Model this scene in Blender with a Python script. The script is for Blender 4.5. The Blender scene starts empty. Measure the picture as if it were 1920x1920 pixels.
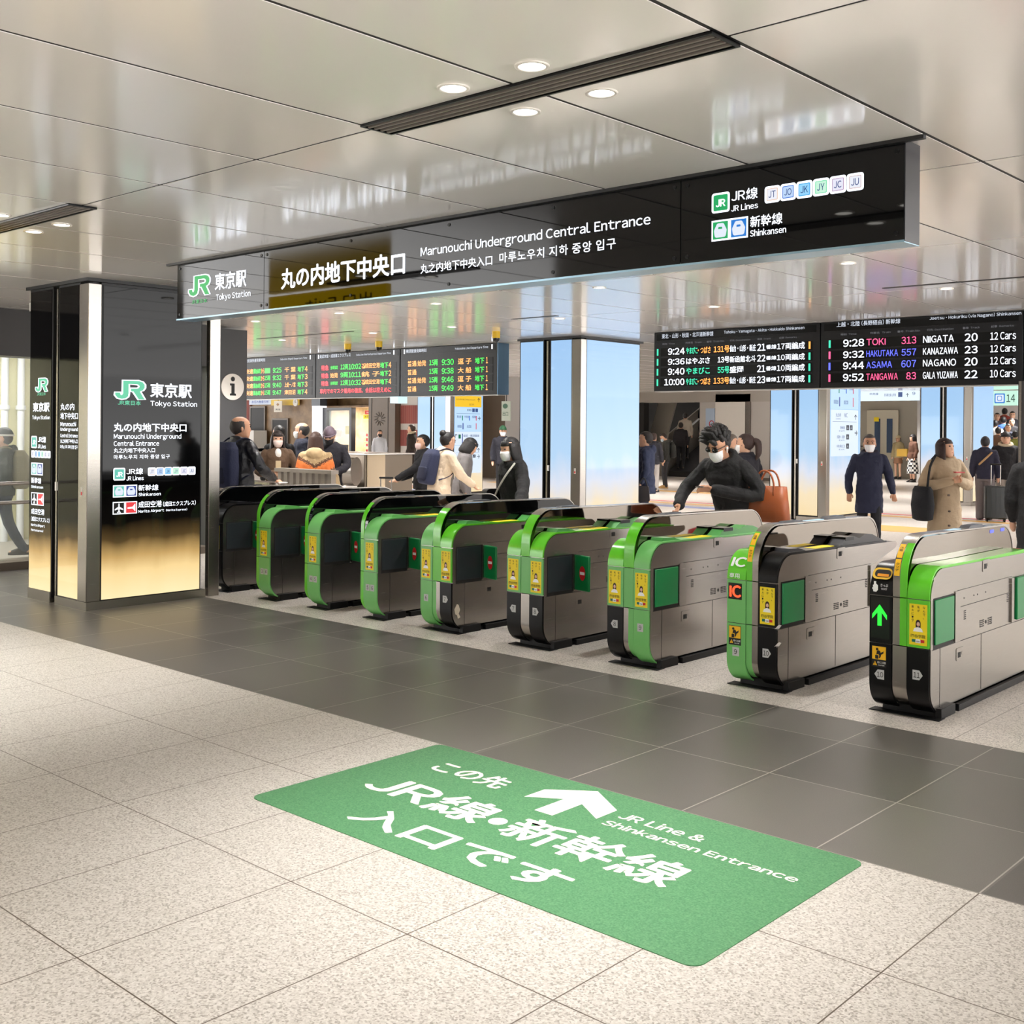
import bpy, math, random
import numpy as np
from mathutils import Vector, Matrix
R = math.radians
random.seed(4)
SC = bpy.context.scene
COL = SC.collection

# ------------------------------------------------------------------ camera, world, exposure
H = 1.66                                    # eye height of the photographer
FPX, CX, CY = 2125.0, 960.0, 803.0          # focal length and principal point in pixels of the 1920 frame
YAW, ROLL = math.atan2(1935, 2125), math.atan2(33, 4270)
FW = Vector((-math.sin(YAW), math.cos(YAW), 0)); RT = Vector((math.cos(YAW), math.sin(YAW), 0)); UP = Vector((0, 0, 1))
cam_d = bpy.data.cameras.new('camera'); cam = bpy.data.objects.new('camera', cam_d); COL.objects.link(cam)
cam_d.sensor_width = 36; cam_d.sensor_fit = 'HORIZONTAL'
cam_d.lens = 36 * FPX / 1920
cr, sr = math.cos(ROLL), math.sin(ROLL)
ax = RT * cr + UP * sr; ay = -RT * sr + UP * cr; az = -FW
m3 = Matrix((ax, ay, az)).transposed()
cam.matrix_world = Matrix.Translation((0, 0, H)) @ m3.to_4x4()
cam_d.shift_x = 0.0; cam_d.shift_y = (CY - 960) / 1920
cam_d.clip_start = 0.05; cam_d.clip_end = 200
SC.camera = cam
SC.view_settings.view_transform = 'Standard'; SC.view_settings.look = 'None'
SC.view_settings.gamma = 1; SC.view_settings.use_curve_mapping = False
EXPO = 1.27
SC.view_settings.exposure = EXPO
EK = 2 ** -EXPO                             # keeps lit signs at their display brightness whatever the exposure
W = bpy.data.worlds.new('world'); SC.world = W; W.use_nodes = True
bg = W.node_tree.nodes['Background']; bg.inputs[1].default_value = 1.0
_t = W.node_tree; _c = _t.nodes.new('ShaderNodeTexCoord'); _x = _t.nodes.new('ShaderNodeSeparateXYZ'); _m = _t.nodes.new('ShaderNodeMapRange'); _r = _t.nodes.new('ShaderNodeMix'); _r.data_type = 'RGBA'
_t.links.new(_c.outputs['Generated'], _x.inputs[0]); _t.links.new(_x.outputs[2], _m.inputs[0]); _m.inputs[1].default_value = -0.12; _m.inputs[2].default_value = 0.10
_r.inputs['A'].default_value = (4.0, 3.95, 3.9, 1); _r.inputs['B'].default_value = (1.25, 1.23, 1.22, 1)   # ambient raised below the horizon to brighten the ceiling, standing in for lit halls
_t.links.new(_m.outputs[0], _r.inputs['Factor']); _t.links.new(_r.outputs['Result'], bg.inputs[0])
SPOT_W = 62.0                               # watts of one downlight
SC.cycles.max_bounces = 8; SC.cycles.diffuse_bounces = 4; SC.cycles.glossy_bounces = 5; SC.cycles.caustics_reflective = False
ZC = 2.975                                  # ceiling height

# ------------------------------------------------------------------ materials
def lin(c):
    return tuple(((v / 255) / 12.92 if v / 255 <= 0.04045 else ((v / 255 + 0.055) / 1.055) ** 2.4) for v in c)
MATS = {}
def mat(name, c, rough=0.5, metal=0.0, emit=None, st=1.0, spec=0.5, bump=None, coat=0.0, alpha=None, var=None):
    if name in MATS: return MATS[name]
    m = bpy.data.materials.new(name); m.use_nodes = True; nt = m.node_tree; b = nt.nodes['Principled BSDF']
    b.inputs['Base Color'].default_value = (*lin(c), 1); b.inputs['Roughness'].default_value = rough
    b.inputs['Metallic'].default_value = metal; b.inputs['Specular IOR Level'].default_value = spec
    b.inputs['Coat Weight'].default_value = coat
    if emit: b.inputs['Emission Color'].default_value = (*lin(emit), 1); b.inputs['Emission Strength'].default_value = st
    if alpha is not None: b.inputs['Alpha'].default_value = alpha
    if bump or var:
        tc = nt.nodes.new('ShaderNodeTexCoord'); nz = nt.nodes.new('ShaderNodeTexNoise')
        nz.inputs['Scale'].default_value = bump[0] if bump else var[0]; nz.inputs['Detail'].default_value = 4
        nt.links.new(tc.outputs['Object'], nz.inputs['Vector'])
        if bump:
            bp = nt.nodes.new('ShaderNodeBump'); bp.inputs['Strength'].default_value = bump[1]; bp.inputs['Distance'].default_value = 0.02
            nt.links.new(nz.outputs['Fac'], bp.inputs['Height']); nt.links.new(bp.outputs['Normal'], b.inputs['Normal'])
        if var:
            mx = nt.nodes.new('ShaderNodeMix'); mx.data_type = 'RGBA'
            mx.inputs['A'].default_value = (*lin(c), 1); mx.inputs['B'].default_value = (*lin(var[1]), 1)
            nt.links.new(nz.outputs['Fac'], mx.inputs['Factor']); nt.links.new(mx.outputs['Result'], b.inputs['Base Color'])
    MATS[name] = m
    return m
def glow(name, c, st=1.0):
    return mat(name, (0, 0, 0), 0.4, emit=c, st=st * EK)

class NT:                                    # tiny node-graph helper
    def __init__(s, name):
        s.m = bpy.data.materials.new(name); s.m.use_nodes = True; s.t = s.m.node_tree; s.b = s.t.nodes['Principled BSDF']; MATS[name] = s.m
    def n(s, typ, **kw):
        n = s.t.nodes.new('ShaderNode' + typ)
        for k, v in kw.items():
            if hasattr(n, k): setattr(n, k, v)
            else: n.inputs[k].default_value = v
        return n
    def l(s, a, b): s.t.links.new(a, b)
    def math(s, op, a, b=None, c=None):
        n = s.n('Math', operation=op)
        for i, v in enumerate((a, b, c)):
            if v is None: continue
            if isinstance(v, (int, float)): n.inputs[i].default_value = v
            else: s.l(v, n.inputs[i])
        return n.outputs[0]
    def pos(s):
        if not hasattr(s, '_p'):
            g = s.n('NewGeometry'); x = s.n('SeparateXYZ'); s.l(g.outputs['Position'], x.inputs[0]); s._g = g.outputs['Position']; s._p = x.outputs
        return s._p
    def obj(s):
        g = s.n('TexCoord'); x = s.n('SeparateXYZ'); s.l(g.outputs['Object'], x.inputs[0]); s._g = g.outputs['Object']; return x.outputs
    def ramp(s, fac, stops, interp='LINEAR'):
        r = s.n('ValToRGB'); r.color_ramp.interpolation = interp; e = r.color_ramp.elements
        while len(e) < len(stops): e.new(0.5)
        for el, (p, c) in zip(e, stops): el.position = p; el.color = (*lin(c), 1)
        s.l(fac, r.inputs[0]); return r.outputs[0]
    def mix(s, f, a, b, blend='MIX'):
        n = s.n('Mix', data_type='RGBA', blend_type=blend)
        for k, v in (('Factor', f), ('A', a), ('B', b)):
            if isinstance(v, tuple): n.inputs[k].default_value = (*lin(v), 1)
            elif isinstance(v, (int, float)): n.inputs[k].default_value = v
            else: s.l(v, n.inputs[k])
        return n.outputs['Result']
    def joint(s, x, off, step, wid):         # 1 on a joint line repeating along x
        a = s.math('SUBTRACT', x, off); a = s.math('DIVIDE', a, step); a = s.math('FRACT', a)
        a = s.math('SUBTRACT', a, 0.5); a = s.math('ABSOLUTE', a); return s.math('GREATER_THAN', a, 0.5 - wid / step / 2)
    def set(s, **kw):
        for k, v in kw.items():
            k = k.replace('_', ' ')
            if isinstance(v, tuple): s.b.inputs[k].default_value = (*lin(v), 1)
            elif isinstance(v, (int, float)): s.b.inputs[k].default_value = v
            else: s.l(v, s.b.inputs[k])
        return s.m

def granite(name, a, b, c, jx, jy, jcol, rough=0.42):
    g = NT(name); p = g.pos()
    v = g.n('TexVoronoi', Scale=150.0); g.l(g._g, v.inputs['Vector'])
    n = g.n('TexNoise', Scale=95.0, Detail=3.0); g.l(g._g, n.inputs['Vector'])
    n2 = g.n('TexNoise', Scale=1.3, Detail=2.0); g.l(g._g, n2.inputs['Vector'])
    x = g.n('SeparateColor'); g.l(v.outputs['Color'], x.inputs[0])
    f = g.math('ADD', g.math('MULTIPLY', x.outputs[0], 0.45), g.math('MULTIPLY', n.outputs['Fac'], 0.55))
    colr = g.ramp(f, [(0.28, a), (0.42, b), (0.72, c)])
    colr = g.mix(g.math('MULTIPLY', n2.outputs['Fac'], 0.25), colr, b)
    j = g.math('MAXIMUM', g.joint(p[0], *jx), g.joint(p[1], *jy))
    colr = g.mix(j, colr, jcol)
    return g.set(Base_Color=colr, Roughness=rough)
M_FLOOR = granite('pale_granite', (140, 133, 125), (184, 178, 170), (209, 204, 197), (-2.745, 0.626, 0.005), (4.155, 0.816, 0.005), (92, 80, 70))
M_INNER = granite('inner_granite', (132, 124, 118), (200, 192, 184), (224, 217, 209), (-2.35, 0.93, 0.005), (6.13, 0.93, 0.005), (120, 110, 102), 0.3)
g = NT('dark_stone_tile'); p = g.pos()
n = g.n('TexNoise', Scale=230.0, Detail=2.0); g.l(g._g, n.inputs['Vector'])
wn = g.n('TexWhiteNoise', noise_dimensions='2D'); cx_ = g.n('CombineXYZ')
g.l(g.math('FLOOR', g.math('DIVIDE', g.math('ADD', p[0], 2.745), 0.632)), cx_.inputs[0]); g.l(g.math('FLOOR', g.math('DIVIDE', g.math('ADD', p[1], -4.155), 0.755)), cx_.inputs[1])
g.l(cx_.outputs[0], wn.inputs['Vector'])
cc = g.ramp(g.math('ADD', g.math('MULTIPLY', n.outputs['Fac'], 0.6), g.math('MULTIPLY', wn.outputs['Value'], 0.4)), [(0.15, (76, 73, 70)), (0.85, (108, 104, 99))])
j = g.math('MAXIMUM', g.joint(p[0], -2.13, 0.637, 0.006), g.joint(p[1], 4.155, 0.755, 0.006))
M_DARK = g.set(Base_Color=g.mix(j, cc, (160, 154, 146)), Roughness=0.36)
g = NT('mat_green'); p = g.pos()
n = g.n('TexNoise', Scale=140.0, Detail=4.0); g.l(g._g, n.inputs['Vector'])
M_MAT = g.set(Base_Color=g.ramp(n.outputs['Fac'], [(0.3, (55, 114, 74)), (0.7, (96, 149, 103))]), Roughness=0.55)
g = NT('brushed_steel'); p = g.obj()
mp = g.n('Mapping'); mp.inputs['Scale'].default_value = (3, 3, 260); g.l(g._g, mp.inputs[0])
n = g.n('TexNoise', Scale=2.0, Detail=3.0); g.l(mp.outputs[0], n.inputs['Vector'])
M_STEEL = g.set(Base_Color=g.ramp(n.outputs['Fac'], [(0.2, (150, 145, 139)), (0.8, (170, 164, 157))]), Metallic=0.95, Roughness=g.math('ADD', g.math('MULTIPLY', n.outputs['Fac'], 0.06), 0.23))
def panel_glow(name, stops, z0, z1, st, cloud=0.10):
    g = NT(name); p = g.pos()
    mp = g.n('Mapping'); mp.inputs['Scale'].default_value = (1.6, 1.6, 0.7); g.l(g._g, mp.inputs[0])
    n = g.n('TexNoise', Scale=2.2, Detail=2.0); g.l(mp.outputs[0], n.inputs['Vector'])
    f = g.math('DIVIDE', g.math('SUBTRACT', p[2], z0), z1 - z0)
    f = g.math('ADD', f, g.math('MULTIPLY', g.math('SUBTRACT', n.outputs['Fac'], 0.5), cloud))
    return g.set(Base_Color=(5, 5, 6), Roughness=0.05, Specular_IOR_Level=0.2, Emission_Color=g.ramp(f, stops), Emission_Strength=st * EK)
M_SKYP = panel_glow('backlit_sky_panel', [(0.0, (252, 226, 178)), (0.16, (252, 232, 196)), (0.3, (226, 232, 246)), (0.42, (188, 221, 252)), (0.7, (176, 214, 250)), (1.0, (166, 206, 248))], 0.05, 2.95, 0.98, 0.16)
M_WARM = panel_glow('backlit_warm_panel', [(0.0, (254, 234, 184)), (0.26, (244, 212, 150)), (0.38, (196, 160, 100)), (0.52, (84, 66, 38)), (0.66, (10, 8, 6)), (1.0, (0, 0, 0))], 0.05, 1.15, 1.1, 0.14)

STEEL = M_STEEL
BLACK = mat('black_plastic', (6, 6, 7), 0.3, spec=0.28)
SATIN = mat('satin_black', (5, 5, 6), 0.5)
GLASSB = mat('black_glass', (6, 7, 8), 0.02, spec=0.6)
SIGNG = mat('sign_glass', (7, 7, 8), 0.03, spec=0.36)
MIRR = mat('dark_mirror_panel', (150, 142, 132), 0.03, metal=1.0)
GREEN = mat('gloss_green', (96, 200, 40), 0.2, coat=0.2)
GREENP = mat('pale_green', (112, 188, 104), 0.35)
GREEND = mat('deck_green', (84, 158, 84), 0.3)
PADG = mat('flap_green', (8, 128, 66), 0.35)
DARKP = mat('charcoal_panel', (40, 46, 50), 0.4)
YELL = mat('poster_yellow', (246, 220, 22), 0.5)
AMBER = mat('caution_yellow', (246, 190, 24), 0.45)
INK = mat('black_ink', (18, 16, 14), 0.6)
WHITE = mat('white_paint', (240, 240, 238), 0.5)
GREYP = mat('plate_grey', (190, 192, 192), 0.5)
REDP = mat('red_print', (206, 26, 36), 0.5)
SKIN = mat('skin', (214, 168, 140), 0.5)
SKIN2 = mat('skin_tan', (196, 146, 116), 0.5)
LITW = glow('lit_white_lettering', (236, 243, 255), 2.2)
LITW2 = glow('soft_lit_lettering', (228, 236, 250), 1.0)
LED_G = glow('led_green', (30, 235, 60), 1.9); LED_R = glow('led_red', (255, 36, 56), 2.0); LED_O = glow('led_orange', (255, 160, 72), 1.9)
LED_B = glow('led_blue', (90, 100, 255), 2.0); LED_P = glow('led_pink', (255, 90, 140), 1.7); LED_T = glow('led_teal', (60, 220, 170), 1.6)
JRG = glow('logo_green', (0, 178, 84), 1.0); JRM = glow('logo_mint', (88, 206, 160), 1.0)

# ------------------------------------------------------------------ mesh building
TXT = {}
GLY = {}
def glyph(ch, bold):
    if (ch, bold) in GLY: return GLY[(ch, bold)]
    cu = bpy.data.curves.new('lettering_source', 'FONT'); cu.body = ch; cu.size = 1; cu.offset = bold; cu.resolution_u = 3
    o = bpy.data.objects.new('lettering_source', cu); COL.objects.link(o)
    me = bpy.data.meshes.new_from_object(o.evaluated_get(bpy.context.evaluated_depsgraph_get()))
    v = np.array([x.co[:2] for x in me.vertices]) if len(me.vertices) else np.zeros((0, 2)); f = [tuple(p.vertices) for p in me.polygons]
    bpy.data.objects.remove(o); bpy.data.curves.remove(cu); bpy.data.meshes.remove(me)
    GLY[(ch, bold)] = (v, f); return v, f
def text_geo(s, bold):                       # one line set glyph by glyph: latin letters from the sans cut, kept proportional
    k = (s, bold)
    if k in TXT: return TXT[k]
    V, F, x, n = [], [], 0.0, 0
    for ch in s:
        if ch == ' ': x += 0.28; continue
        asc = 33 <= ord(ch) < 127
        v, f = glyph(chr(ord(ch) + 0xFEE0) if asc and ch not in '|I' else ch, bold)
        if not len(v): x += 0.5; continue
        if asc: dx = x - v[:, 0].min() + .04; x += v[:, 0].max() - v[:, 0].min() + .085
        else: dx = x; x += 1.0
        V.append(v + np.array([dx, 0])); F += [tuple(i + n for i in q) for q in f]; n += len(v)
    v = np.concatenate(V); lo, hi = v.min(0), v.max(0); d = np.maximum(hi - lo, 1e-6)
    TXT[k] = ((v - lo) / d, F, d[0] / d[1]); return TXT[k]
def rpoly(pts, rad, n=6):                    # polygon with rounded corners
    out = []
    if not hasattr(rad, '__len__'): rad = [rad] * len(pts)
    for i, p in enumerate(pts):
        a, b, c = Vector(pts[i - 1]), Vector(p), Vector(pts[(i + 1) % len(pts)]); r = rad[i]
        if r <= 0: out.append(tuple(b)); continue
        u, w = (a - b).normalized(), (c - b).normalized(); ang = u.angle(w); t = min(r / math.tan(ang / 2), (a - b).length * .5, (c - b).length * .5)
        r = t * math.tan(ang / 2); ctr = b + (u + w).normalized() * (r / math.sin(ang / 2)); s, e = b + u * t - ctr, b + w * t - ctr
        tot = s.angle_signed(e)
        for k in range(n + 1):
            q = Matrix.Rotation(-tot * k / n, 2) @ s; out.append(tuple(ctr + q))
    return out
def circ(n=24, r=1, c=(0, 0)): return [(c[0] + r * math.cos(2 * math.pi * i / n), c[1] + r * math.sin(2 * math.pi * i / n)) for i in range(n)]
class MB:
    def __init__(s): s.V = []; s.F = []; s.M = []; s.mats = []
    def add(s, v, f, m):
        o = len(s.V); s.V += [tuple(x) for x in v]; s.F += [tuple(i + o for i in q) for q in f]
        if m not in s.mats: s.mats.append(m)
        s.M += [s.mats.index(m)] * len(f); return s
    def box(s, x0, x1, y0, y1, z0, z1, m):
        v = [(x, y, z) for z in (z0, z1) for y in (y0, y1) for x in (x0, x1)]
        return s.add(v, [(0, 2, 3, 1), (4, 5, 7, 6), (0, 1, 5, 4), (2, 6, 7, 3), (0, 4, 6, 2), (1, 3, 7, 5)], m)
    def prism(s, poly, a, b, m, axis='x'):   # polygon in the two other axes, extruded from a to b
        n = len(poly)
        P = {'x': lambda p, t: (t, p[0], p[1]), 'y': lambda p, t: (p[0], t, p[1]), 'z': lambda p, t: (p[0], p[1], t)}[axis]
        v = [P(p, a) for p in poly] + [P(p, b) for p in poly]
        f = [tuple(range(n)), tuple(range(2 * n - 1, n - 1, -1))] + [(i, i + n, (i + 1) % n + n, (i + 1) % n) for i in range(n)]
        return s.add(v, f, m)
    def strip(s, pts, th, a, b, m):          # bent sheet along an open (y, z) line, thickness th to its left, spanning x a..b
        P = [Vector(p) for p in pts]; N = []
        for i in range(len(P)):
            d = (P[min(i + 1, len(P) - 1)] - P[max(i - 1, 0)]).normalized(); N.append(Vector((-d.y, d.x)))
        q = [tuple(p) for p in P] + [tuple(p + n_ * th) for p, n_ in zip(P, N)][::-1]
        n = len(P); v = [(a, *c) for c in q] + [(b, *c) for c in q]; N2 = 2 * n; f = []
        for i in range(n - 1): f += [(i, i + 1, N2 - 2 - i, N2 - 1 - i), (N2 + i, N2 + N2 - 1 - i, N2 + N2 - 2 - i, N2 + i + 1)]
        f += [(i, i + N2, (i + 1) % N2 + N2, (i + 1) % N2) for i in range(N2)]
        return s.add(v, f, m)
    def loft(s, rings, m, cap=True):
        n = len(rings[0]); v = [p for r in rings for p in r]; f = []
        for k in range(len(rings) - 1):
            for i in range(n): f.append((k * n + i, k * n + (i + 1) % n, (k + 1) * n + (i + 1) % n, (k + 1) * n + i))
        if cap: f += [tuple(range(n - 1, -1, -1)), tuple(range((len(rings) - 1) * n, len(rings) * n))]
        return s.add(v, f, m)
    def cyl(s, a, b, r, m, n=16, r2=None):
        a, b = Vector(a), Vector(b); d = (b - a).normalized(); u = d.orthogonal().normalized(); w = d.cross(u); r2 = r if r2 is None else r2
        return s.loft([[a + (u * math.cos(t) + w * math.sin(t)) * r for t in [2 * math.pi * i / n for i in range(n)]], [b + (u * math.cos(t) + w * math.sin(t)) * r2 for t in [2 * math.pi * i / n for i in range(n)]]], m)
    def tube(s, pts, rad, m, n=10, flat=1.0, sub=4, side=None):
        P = [Vector(p) for p in pts]; r = list(rad) if hasattr(rad, '__len__') else [rad] * len(P); Q = []; S = []
        for i in range(len(P) - 1):
            a, b, c, d = P[max(i - 1, 0)], P[i], P[i + 1], P[min(i + 2, len(P) - 1)]
            for k in range(sub):
                t = k / sub; Q.append(0.5 * ((2 * b) + (c - a) * t + (2 * a - 5 * b + 4 * c - d) * t * t + (3 * b - a - 3 * c + d) * t ** 3)); S.append(r[i] * (1 - t) + r[i + 1] * t)
        Q.append(P[-1]); S.append(r[-1])
        T = [(Q[min(i + 1, len(Q) - 1)] - Q[max(i - 1, 0)]).normalized() for i in range(len(Q))]
        u = Vector(side) if side else T[0].orthogonal(); rings = []
        for i, (q, t) in enumerate(zip(Q, T)):
            u = (u - t * u.dot(t)).normalized(); w = t.cross(u)
            def ring(c, rr): return [c + (u * math.cos(x) + w * math.sin(x) * flat) * rr for x in [2 * math.pi * j / n for j in range(n)]]
            if i == 0:
                for e in (0.98, 0.8, 0.45): rings.append(ring(q - t * S[0] * e, S[0] * math.sqrt(1 - e * e)))
            rings.append(ring(q, S[i]))
            if i == len(Q) - 1:
                for e in (0.45, 0.8, 0.98): rings.append(ring(q + t * S[i] * e, S[i] * math.sqrt(1 - e * e)))
        return s.loft(rings, m)
    def sph(s, c, r, m, n=16, k=10, rot=None, fn=None):
        rx = r if hasattr(r, '__len__') else (r, r, r); rings = []
        for j in range(k + 1):
            a = math.pi * (j + 0.02) / (k + 0.04) - math.pi / 2; ring = []
            for i in range(n):
                t = 2 * math.pi * i / n; p = Vector((rx[0] * math.cos(a) * math.cos(t), rx[1] * math.cos(a) * math.sin(t), rx[2] * math.sin(a)))
                if fn: p = Vector(fn(p))
                if rot: p = rot @ p
                ring.append(Vector(c) + p)
            rings.append(ring)
        return s.loft(rings, m)
    def poly(s, pts, o, ux, uy, m):
        o, ux, uy = Vector(o), Vector(ux), Vector(uy); return s.add([o + ux * p[0] + uy * p[1] for p in pts], [tuple(range(len(pts)))], m)
    def rrect(s, o, ux, uy, x, y, w, h, r, m):
        return s.poly(rpoly([(x, y), (x + w, y), (x + w, y + h), (x, y + h)], r, 4) if r > 0 else [(x, y), (x + w, y), (x + w, y + h), (x, y + h)], o, ux, uy, m)
    def text(s, t, o, ux, uy, x, y, w, h, m, bold=0.012):   # lettering squeezed into the box x, y, w, h of the plane (o, ux, uy)
        v, f, asp = text_geo(t, min(bold, 0.008))
        if w is None: w = h * asp
        e = max(0, bold - .008) * h; o, ux, uy = Vector(o), Vector(ux), Vector(uy)
        nn = ux.cross(uy).normalized() * .0002
        for q, (dx, dy) in enumerate(((0, 0),) if e < .0008 else ((e, 0), (-e, 0), (0, e * .8), (0, -e * .8))):   # heavier strokes
            s.add([o + nn * q + ux * (x + a * w + dx) + uy * (y + b * h + dy) for a, b in v], f, m)
        return s
    def build(s, name, parent=None, smooth=False, world=True, bevel=0):
        me = bpy.data.meshes.new(name); off = Vector(parent.location) if (parent and world) else Vector()
        if parent and parent.parent and world: off = off + Vector(parent.parent.location)
        me.from_pydata([Vector(v) - off for v in s.V], [], s.F)
        for m in s.mats: me.materials.append(m)
        me.polygons.foreach_set('material_index', s.M)
        me.polygons.foreach_set('use_smooth', [True] * len(me.polygons)); me.update()
        if not smooth: me.set_sharp_from_angle(angle=R(33))
        o = bpy.data.objects.new(name, me); COL.objects.link(o)
        if parent: o.parent = parent
        if bevel:
            b = o.modifiers.new('edge', 'BEVEL'); b.width = bevel; b.segments = 2; b.limit_method = 'ANGLE'; b.angle_limit = R(40)
        return o
def tag(o, label=None, cat=None, group=None, kind=None):
    for k, v in (('label', label), ('category', cat), ('group', group), ('kind', kind)):
        if v: o[k] = v
    return o
def thing(name, label, cat, loc=(0, 0, 0), group=None, rz=0, kind=None):
    o = bpy.data.objects.new(name, None); COL.objects.link(o); o.location = loc; o.rotation_euler = (0, 0, rz); o.empty_display_size = 0.1
    return tag(o, label, cat, group, kind)
def struct(name, mb, bevel=0): return tag(mb.build(name, bevel=bevel), kind='structure')
EX, EY, EZ = (1, 0, 0), (0, 1, 0), (0, 0, 1)

# ------------------------------------------------------------------ floor and ceiling
struct('floor', MB().add([(-16, -9, 0), (9, -9, 0), (9, 4.155, 0), (-16, 4.155, 0)], [(0, 1, 2, 3)], M_FLOOR))
struct('floor_dark_band', MB().add([(-13.4, 4.155, 0), (9, 4.155, 0), (9, 6.13, 0), (-13.4, 6.13, 0)], [(0, 1, 2, 3)], M_DARK))
struct('floor_beyond_gates', MB().add([(-48, 6.13, 0), (9, 6.13, 0), (9, 48, 0), (-48, 48, 0)], [(0, 1, 2, 3)], M_INNER))
YST = mat('tactile_yellow', (206, 160, 88), 0.5); RST = mat('guide_red', (206, 96, 98), 0.5); BST = mat('guide_blue', (120, 130, 170), 0.5)
for k, (m, y0, y1, x0, x1, nm) in enumerate([(RST, 21.8, 21.98, -24, -2, 'red guide stripe'), (YST, 21.2, 21.5, -24, -2, 'yellow guide stripe beside the red one'), (YST, 18.1, 19.2, -9.0, -6.9, 'square yellow tactile patch'), (YST, 25.2, 25.6, -24, -12, 'far yellow guide stripe'), (BST, 20.3, 20.7, -24, -12, 'pale blue guide stripe')]):
    tag(MB().box(x0, x1, y0, y1, 0.0, 0.003, m).build('floor_marking'), nm + ' on the floor beyond the gates', 'floor marking')
CEIL = mat('ceiling_panel', (245, 240, 236), 0.14, spec=0.6, var=(0.6, (241, 237, 233)), coat=0.3)
CEIL.node_tree.nodes['Principled BSDF'].inputs['Coat Roughness'].default_value = 0.13
mb = MB()
x = -2.03 + 0.893 * 12
xs = [-2.03 + 0.893 * k for k in range(-50, 13)]; ys = [3.28 + 2.33 * k for k in range(-5, 18)]
GAP = 0.011
for a, b in zip(xs, xs[1:]):
    for c, d in zip(ys, ys[1:]): mb.box(a + GAP, b - GAP, c + GAP * .8, d - GAP * .8, ZC, ZC + 0.003, CEIL)
mb.box(xs[0], xs[-1], ys[0], ys[-1], ZC + 0.004, ZC + 0.1, INK)
struct('ceiling', mb)
# ------------------------------------------------------------------ ceiling fittings
VSL = mat('vent_slat', (120, 112, 104), 0.4)
def vent(x0, x1, y0, y1, label):
    t = thing('ceiling_vent', label, 'vent', (x0, y0, ZC))
    MB().box(x0, x1, y0, y1, ZC - 0.004, ZC - 0.001, SATIN).build('backing', t)
    f = MB(); e = 0.012
    f.box(x0, x1, y0, y0 + e, ZC - 0.012, ZC, BLACK).box(x0, x1, y1 - e, y1, ZC - 0.012, ZC, BLACK).box(x0, x0 + e, y0 + e, y1 - e, ZC - 0.012, ZC, BLACK).box(x1 - e, x1, y0 + e, y1 - e, ZC - 0.012, ZC, BLACK)
    f.build('frame', t)
    n = 4; p = (y1 - y0) / (n + 1)
    for k in range(n): MB().box(x0 + 0.015, x1 - 0.015, y0 + p * (k + 1) - 0.006, y0 + p * (k + 1) + 0.006, ZC - 0.012, ZC - 0.003, VSL).build('slat', t)
vent(-3.81, -2.03, 3.19, 3.37, 'long black slot vent in the pale ceiling in front of the station sign')
vent(-8.26, -6.475, 3.19, 3.37, 'long black slot vent in the ceiling left of the dark pillar, cut by the frame')
for x0, x1, y, l in ((-14.3, -12.1, 10.02, 'thin black ceiling slot above the red and green departure board'), (-9.2, -8.5, 10.1, 'thin black ceiling slot above the backlit blue pillar'), (-4.5, -1.5, 10.0, 'thin black ceiling slot above the right departure board')):
    tag(MB().box(x0, x1, y - 0.03, y + 0.03, ZC - 0.004, ZC, SATIN).build('ceiling_slot'), l, 'vent')
LAMPG = glow('lamp_glow', (255, 250, 240), 6.0); RINGM = mat('lamp_ring', (226, 220, 212), 0.35)
def downlight(x, y, label, r=0.050, w=1.7, group='recessed ceiling downlights'):
    t = thing('ceiling_downlight', label, 'light', (x, y, ZC), group)
    MB().loft([[(x + R_ * math.cos(a), y + R_ * math.sin(a), z) for a in [2 * math.pi * i / 28 for i in range(28)]] for R_, z in ((r * 1.3, ZC - 0.001), (r * 1.28, ZC - 0.006), (r * 1.02, ZC - 0.006), (r, ZC - 0.002))], RINGM, cap=False).build('trim_ring', t, True)
    MB().cyl((x, y, ZC - 0.003), (x, y, ZC - 0.0012), r, LAMPG, 28).build('diffuser', t)
    lamp(x, y, w, 86 if y < 5 else 116)
def lamp(x, y, w=1.0, cone=86):
    ld = bpy.data.lights.new('downlight_beam', 'SPOT'); ld.energy = SPOT_W * w; ld.spot_size = R(cone); ld.spot_blend = 1.0; ld.shadow_soft_size = 0.06; ld.color = (1.0, 0.975, 0.945)
    lo = bpy.data.objects.new('downlight_beam', ld); COL.objects.link(lo); lo.location = (x, y, ZC - 0.03)
for (x, y), l in zip([(-3.125, 3.08), (-2.72, 3.08), (-2.73, 3.503), (-3.13, 3.505)], ['leftmost of them', 'topmost of them', 'on the sign side, right', 'on the sign side, left']):
    downlight(x, y, 'round ceiling downlight in the four around the front vent, ' + l, w=1.0)
for (x, y), l in zip([(-7.17, 3.09), (-7.205, 3.505), (-7.61, 3.505)], ['at the left edge of the frame, upper', 'under the left ceiling vent, right of two', 'under the left ceiling vent, left of two']):
    downlight(x, y, 'round ceiling downlight ' + l, w=0.68)
lamp(-7.6, 3.09, 0.68)
rows = [(8.33, [-4.04, -6.5, -8.69, -10.3, -11.95], 'first row behind the black sign'), (10.39, [-1.6, -4.07, -6.56, -8.70, -10.53, -12.1, -14.2], 'second row behind the black sign')]
ORD = ['first', 'second', 'third', 'fourth', 'fifth', 'sixth', 'seventh', 'eighth']
for y, X, rn in rows:
    vis = [x for x in X if x > -15 and x < -1.7]
    for x in X:
        if x in vis: downlight(x, y, 'flat round ceiling downlight, %s from the right of the %s' % (ORD[vis.index(x)], rn))
        else: lamp(x, y, 1.7)
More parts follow.
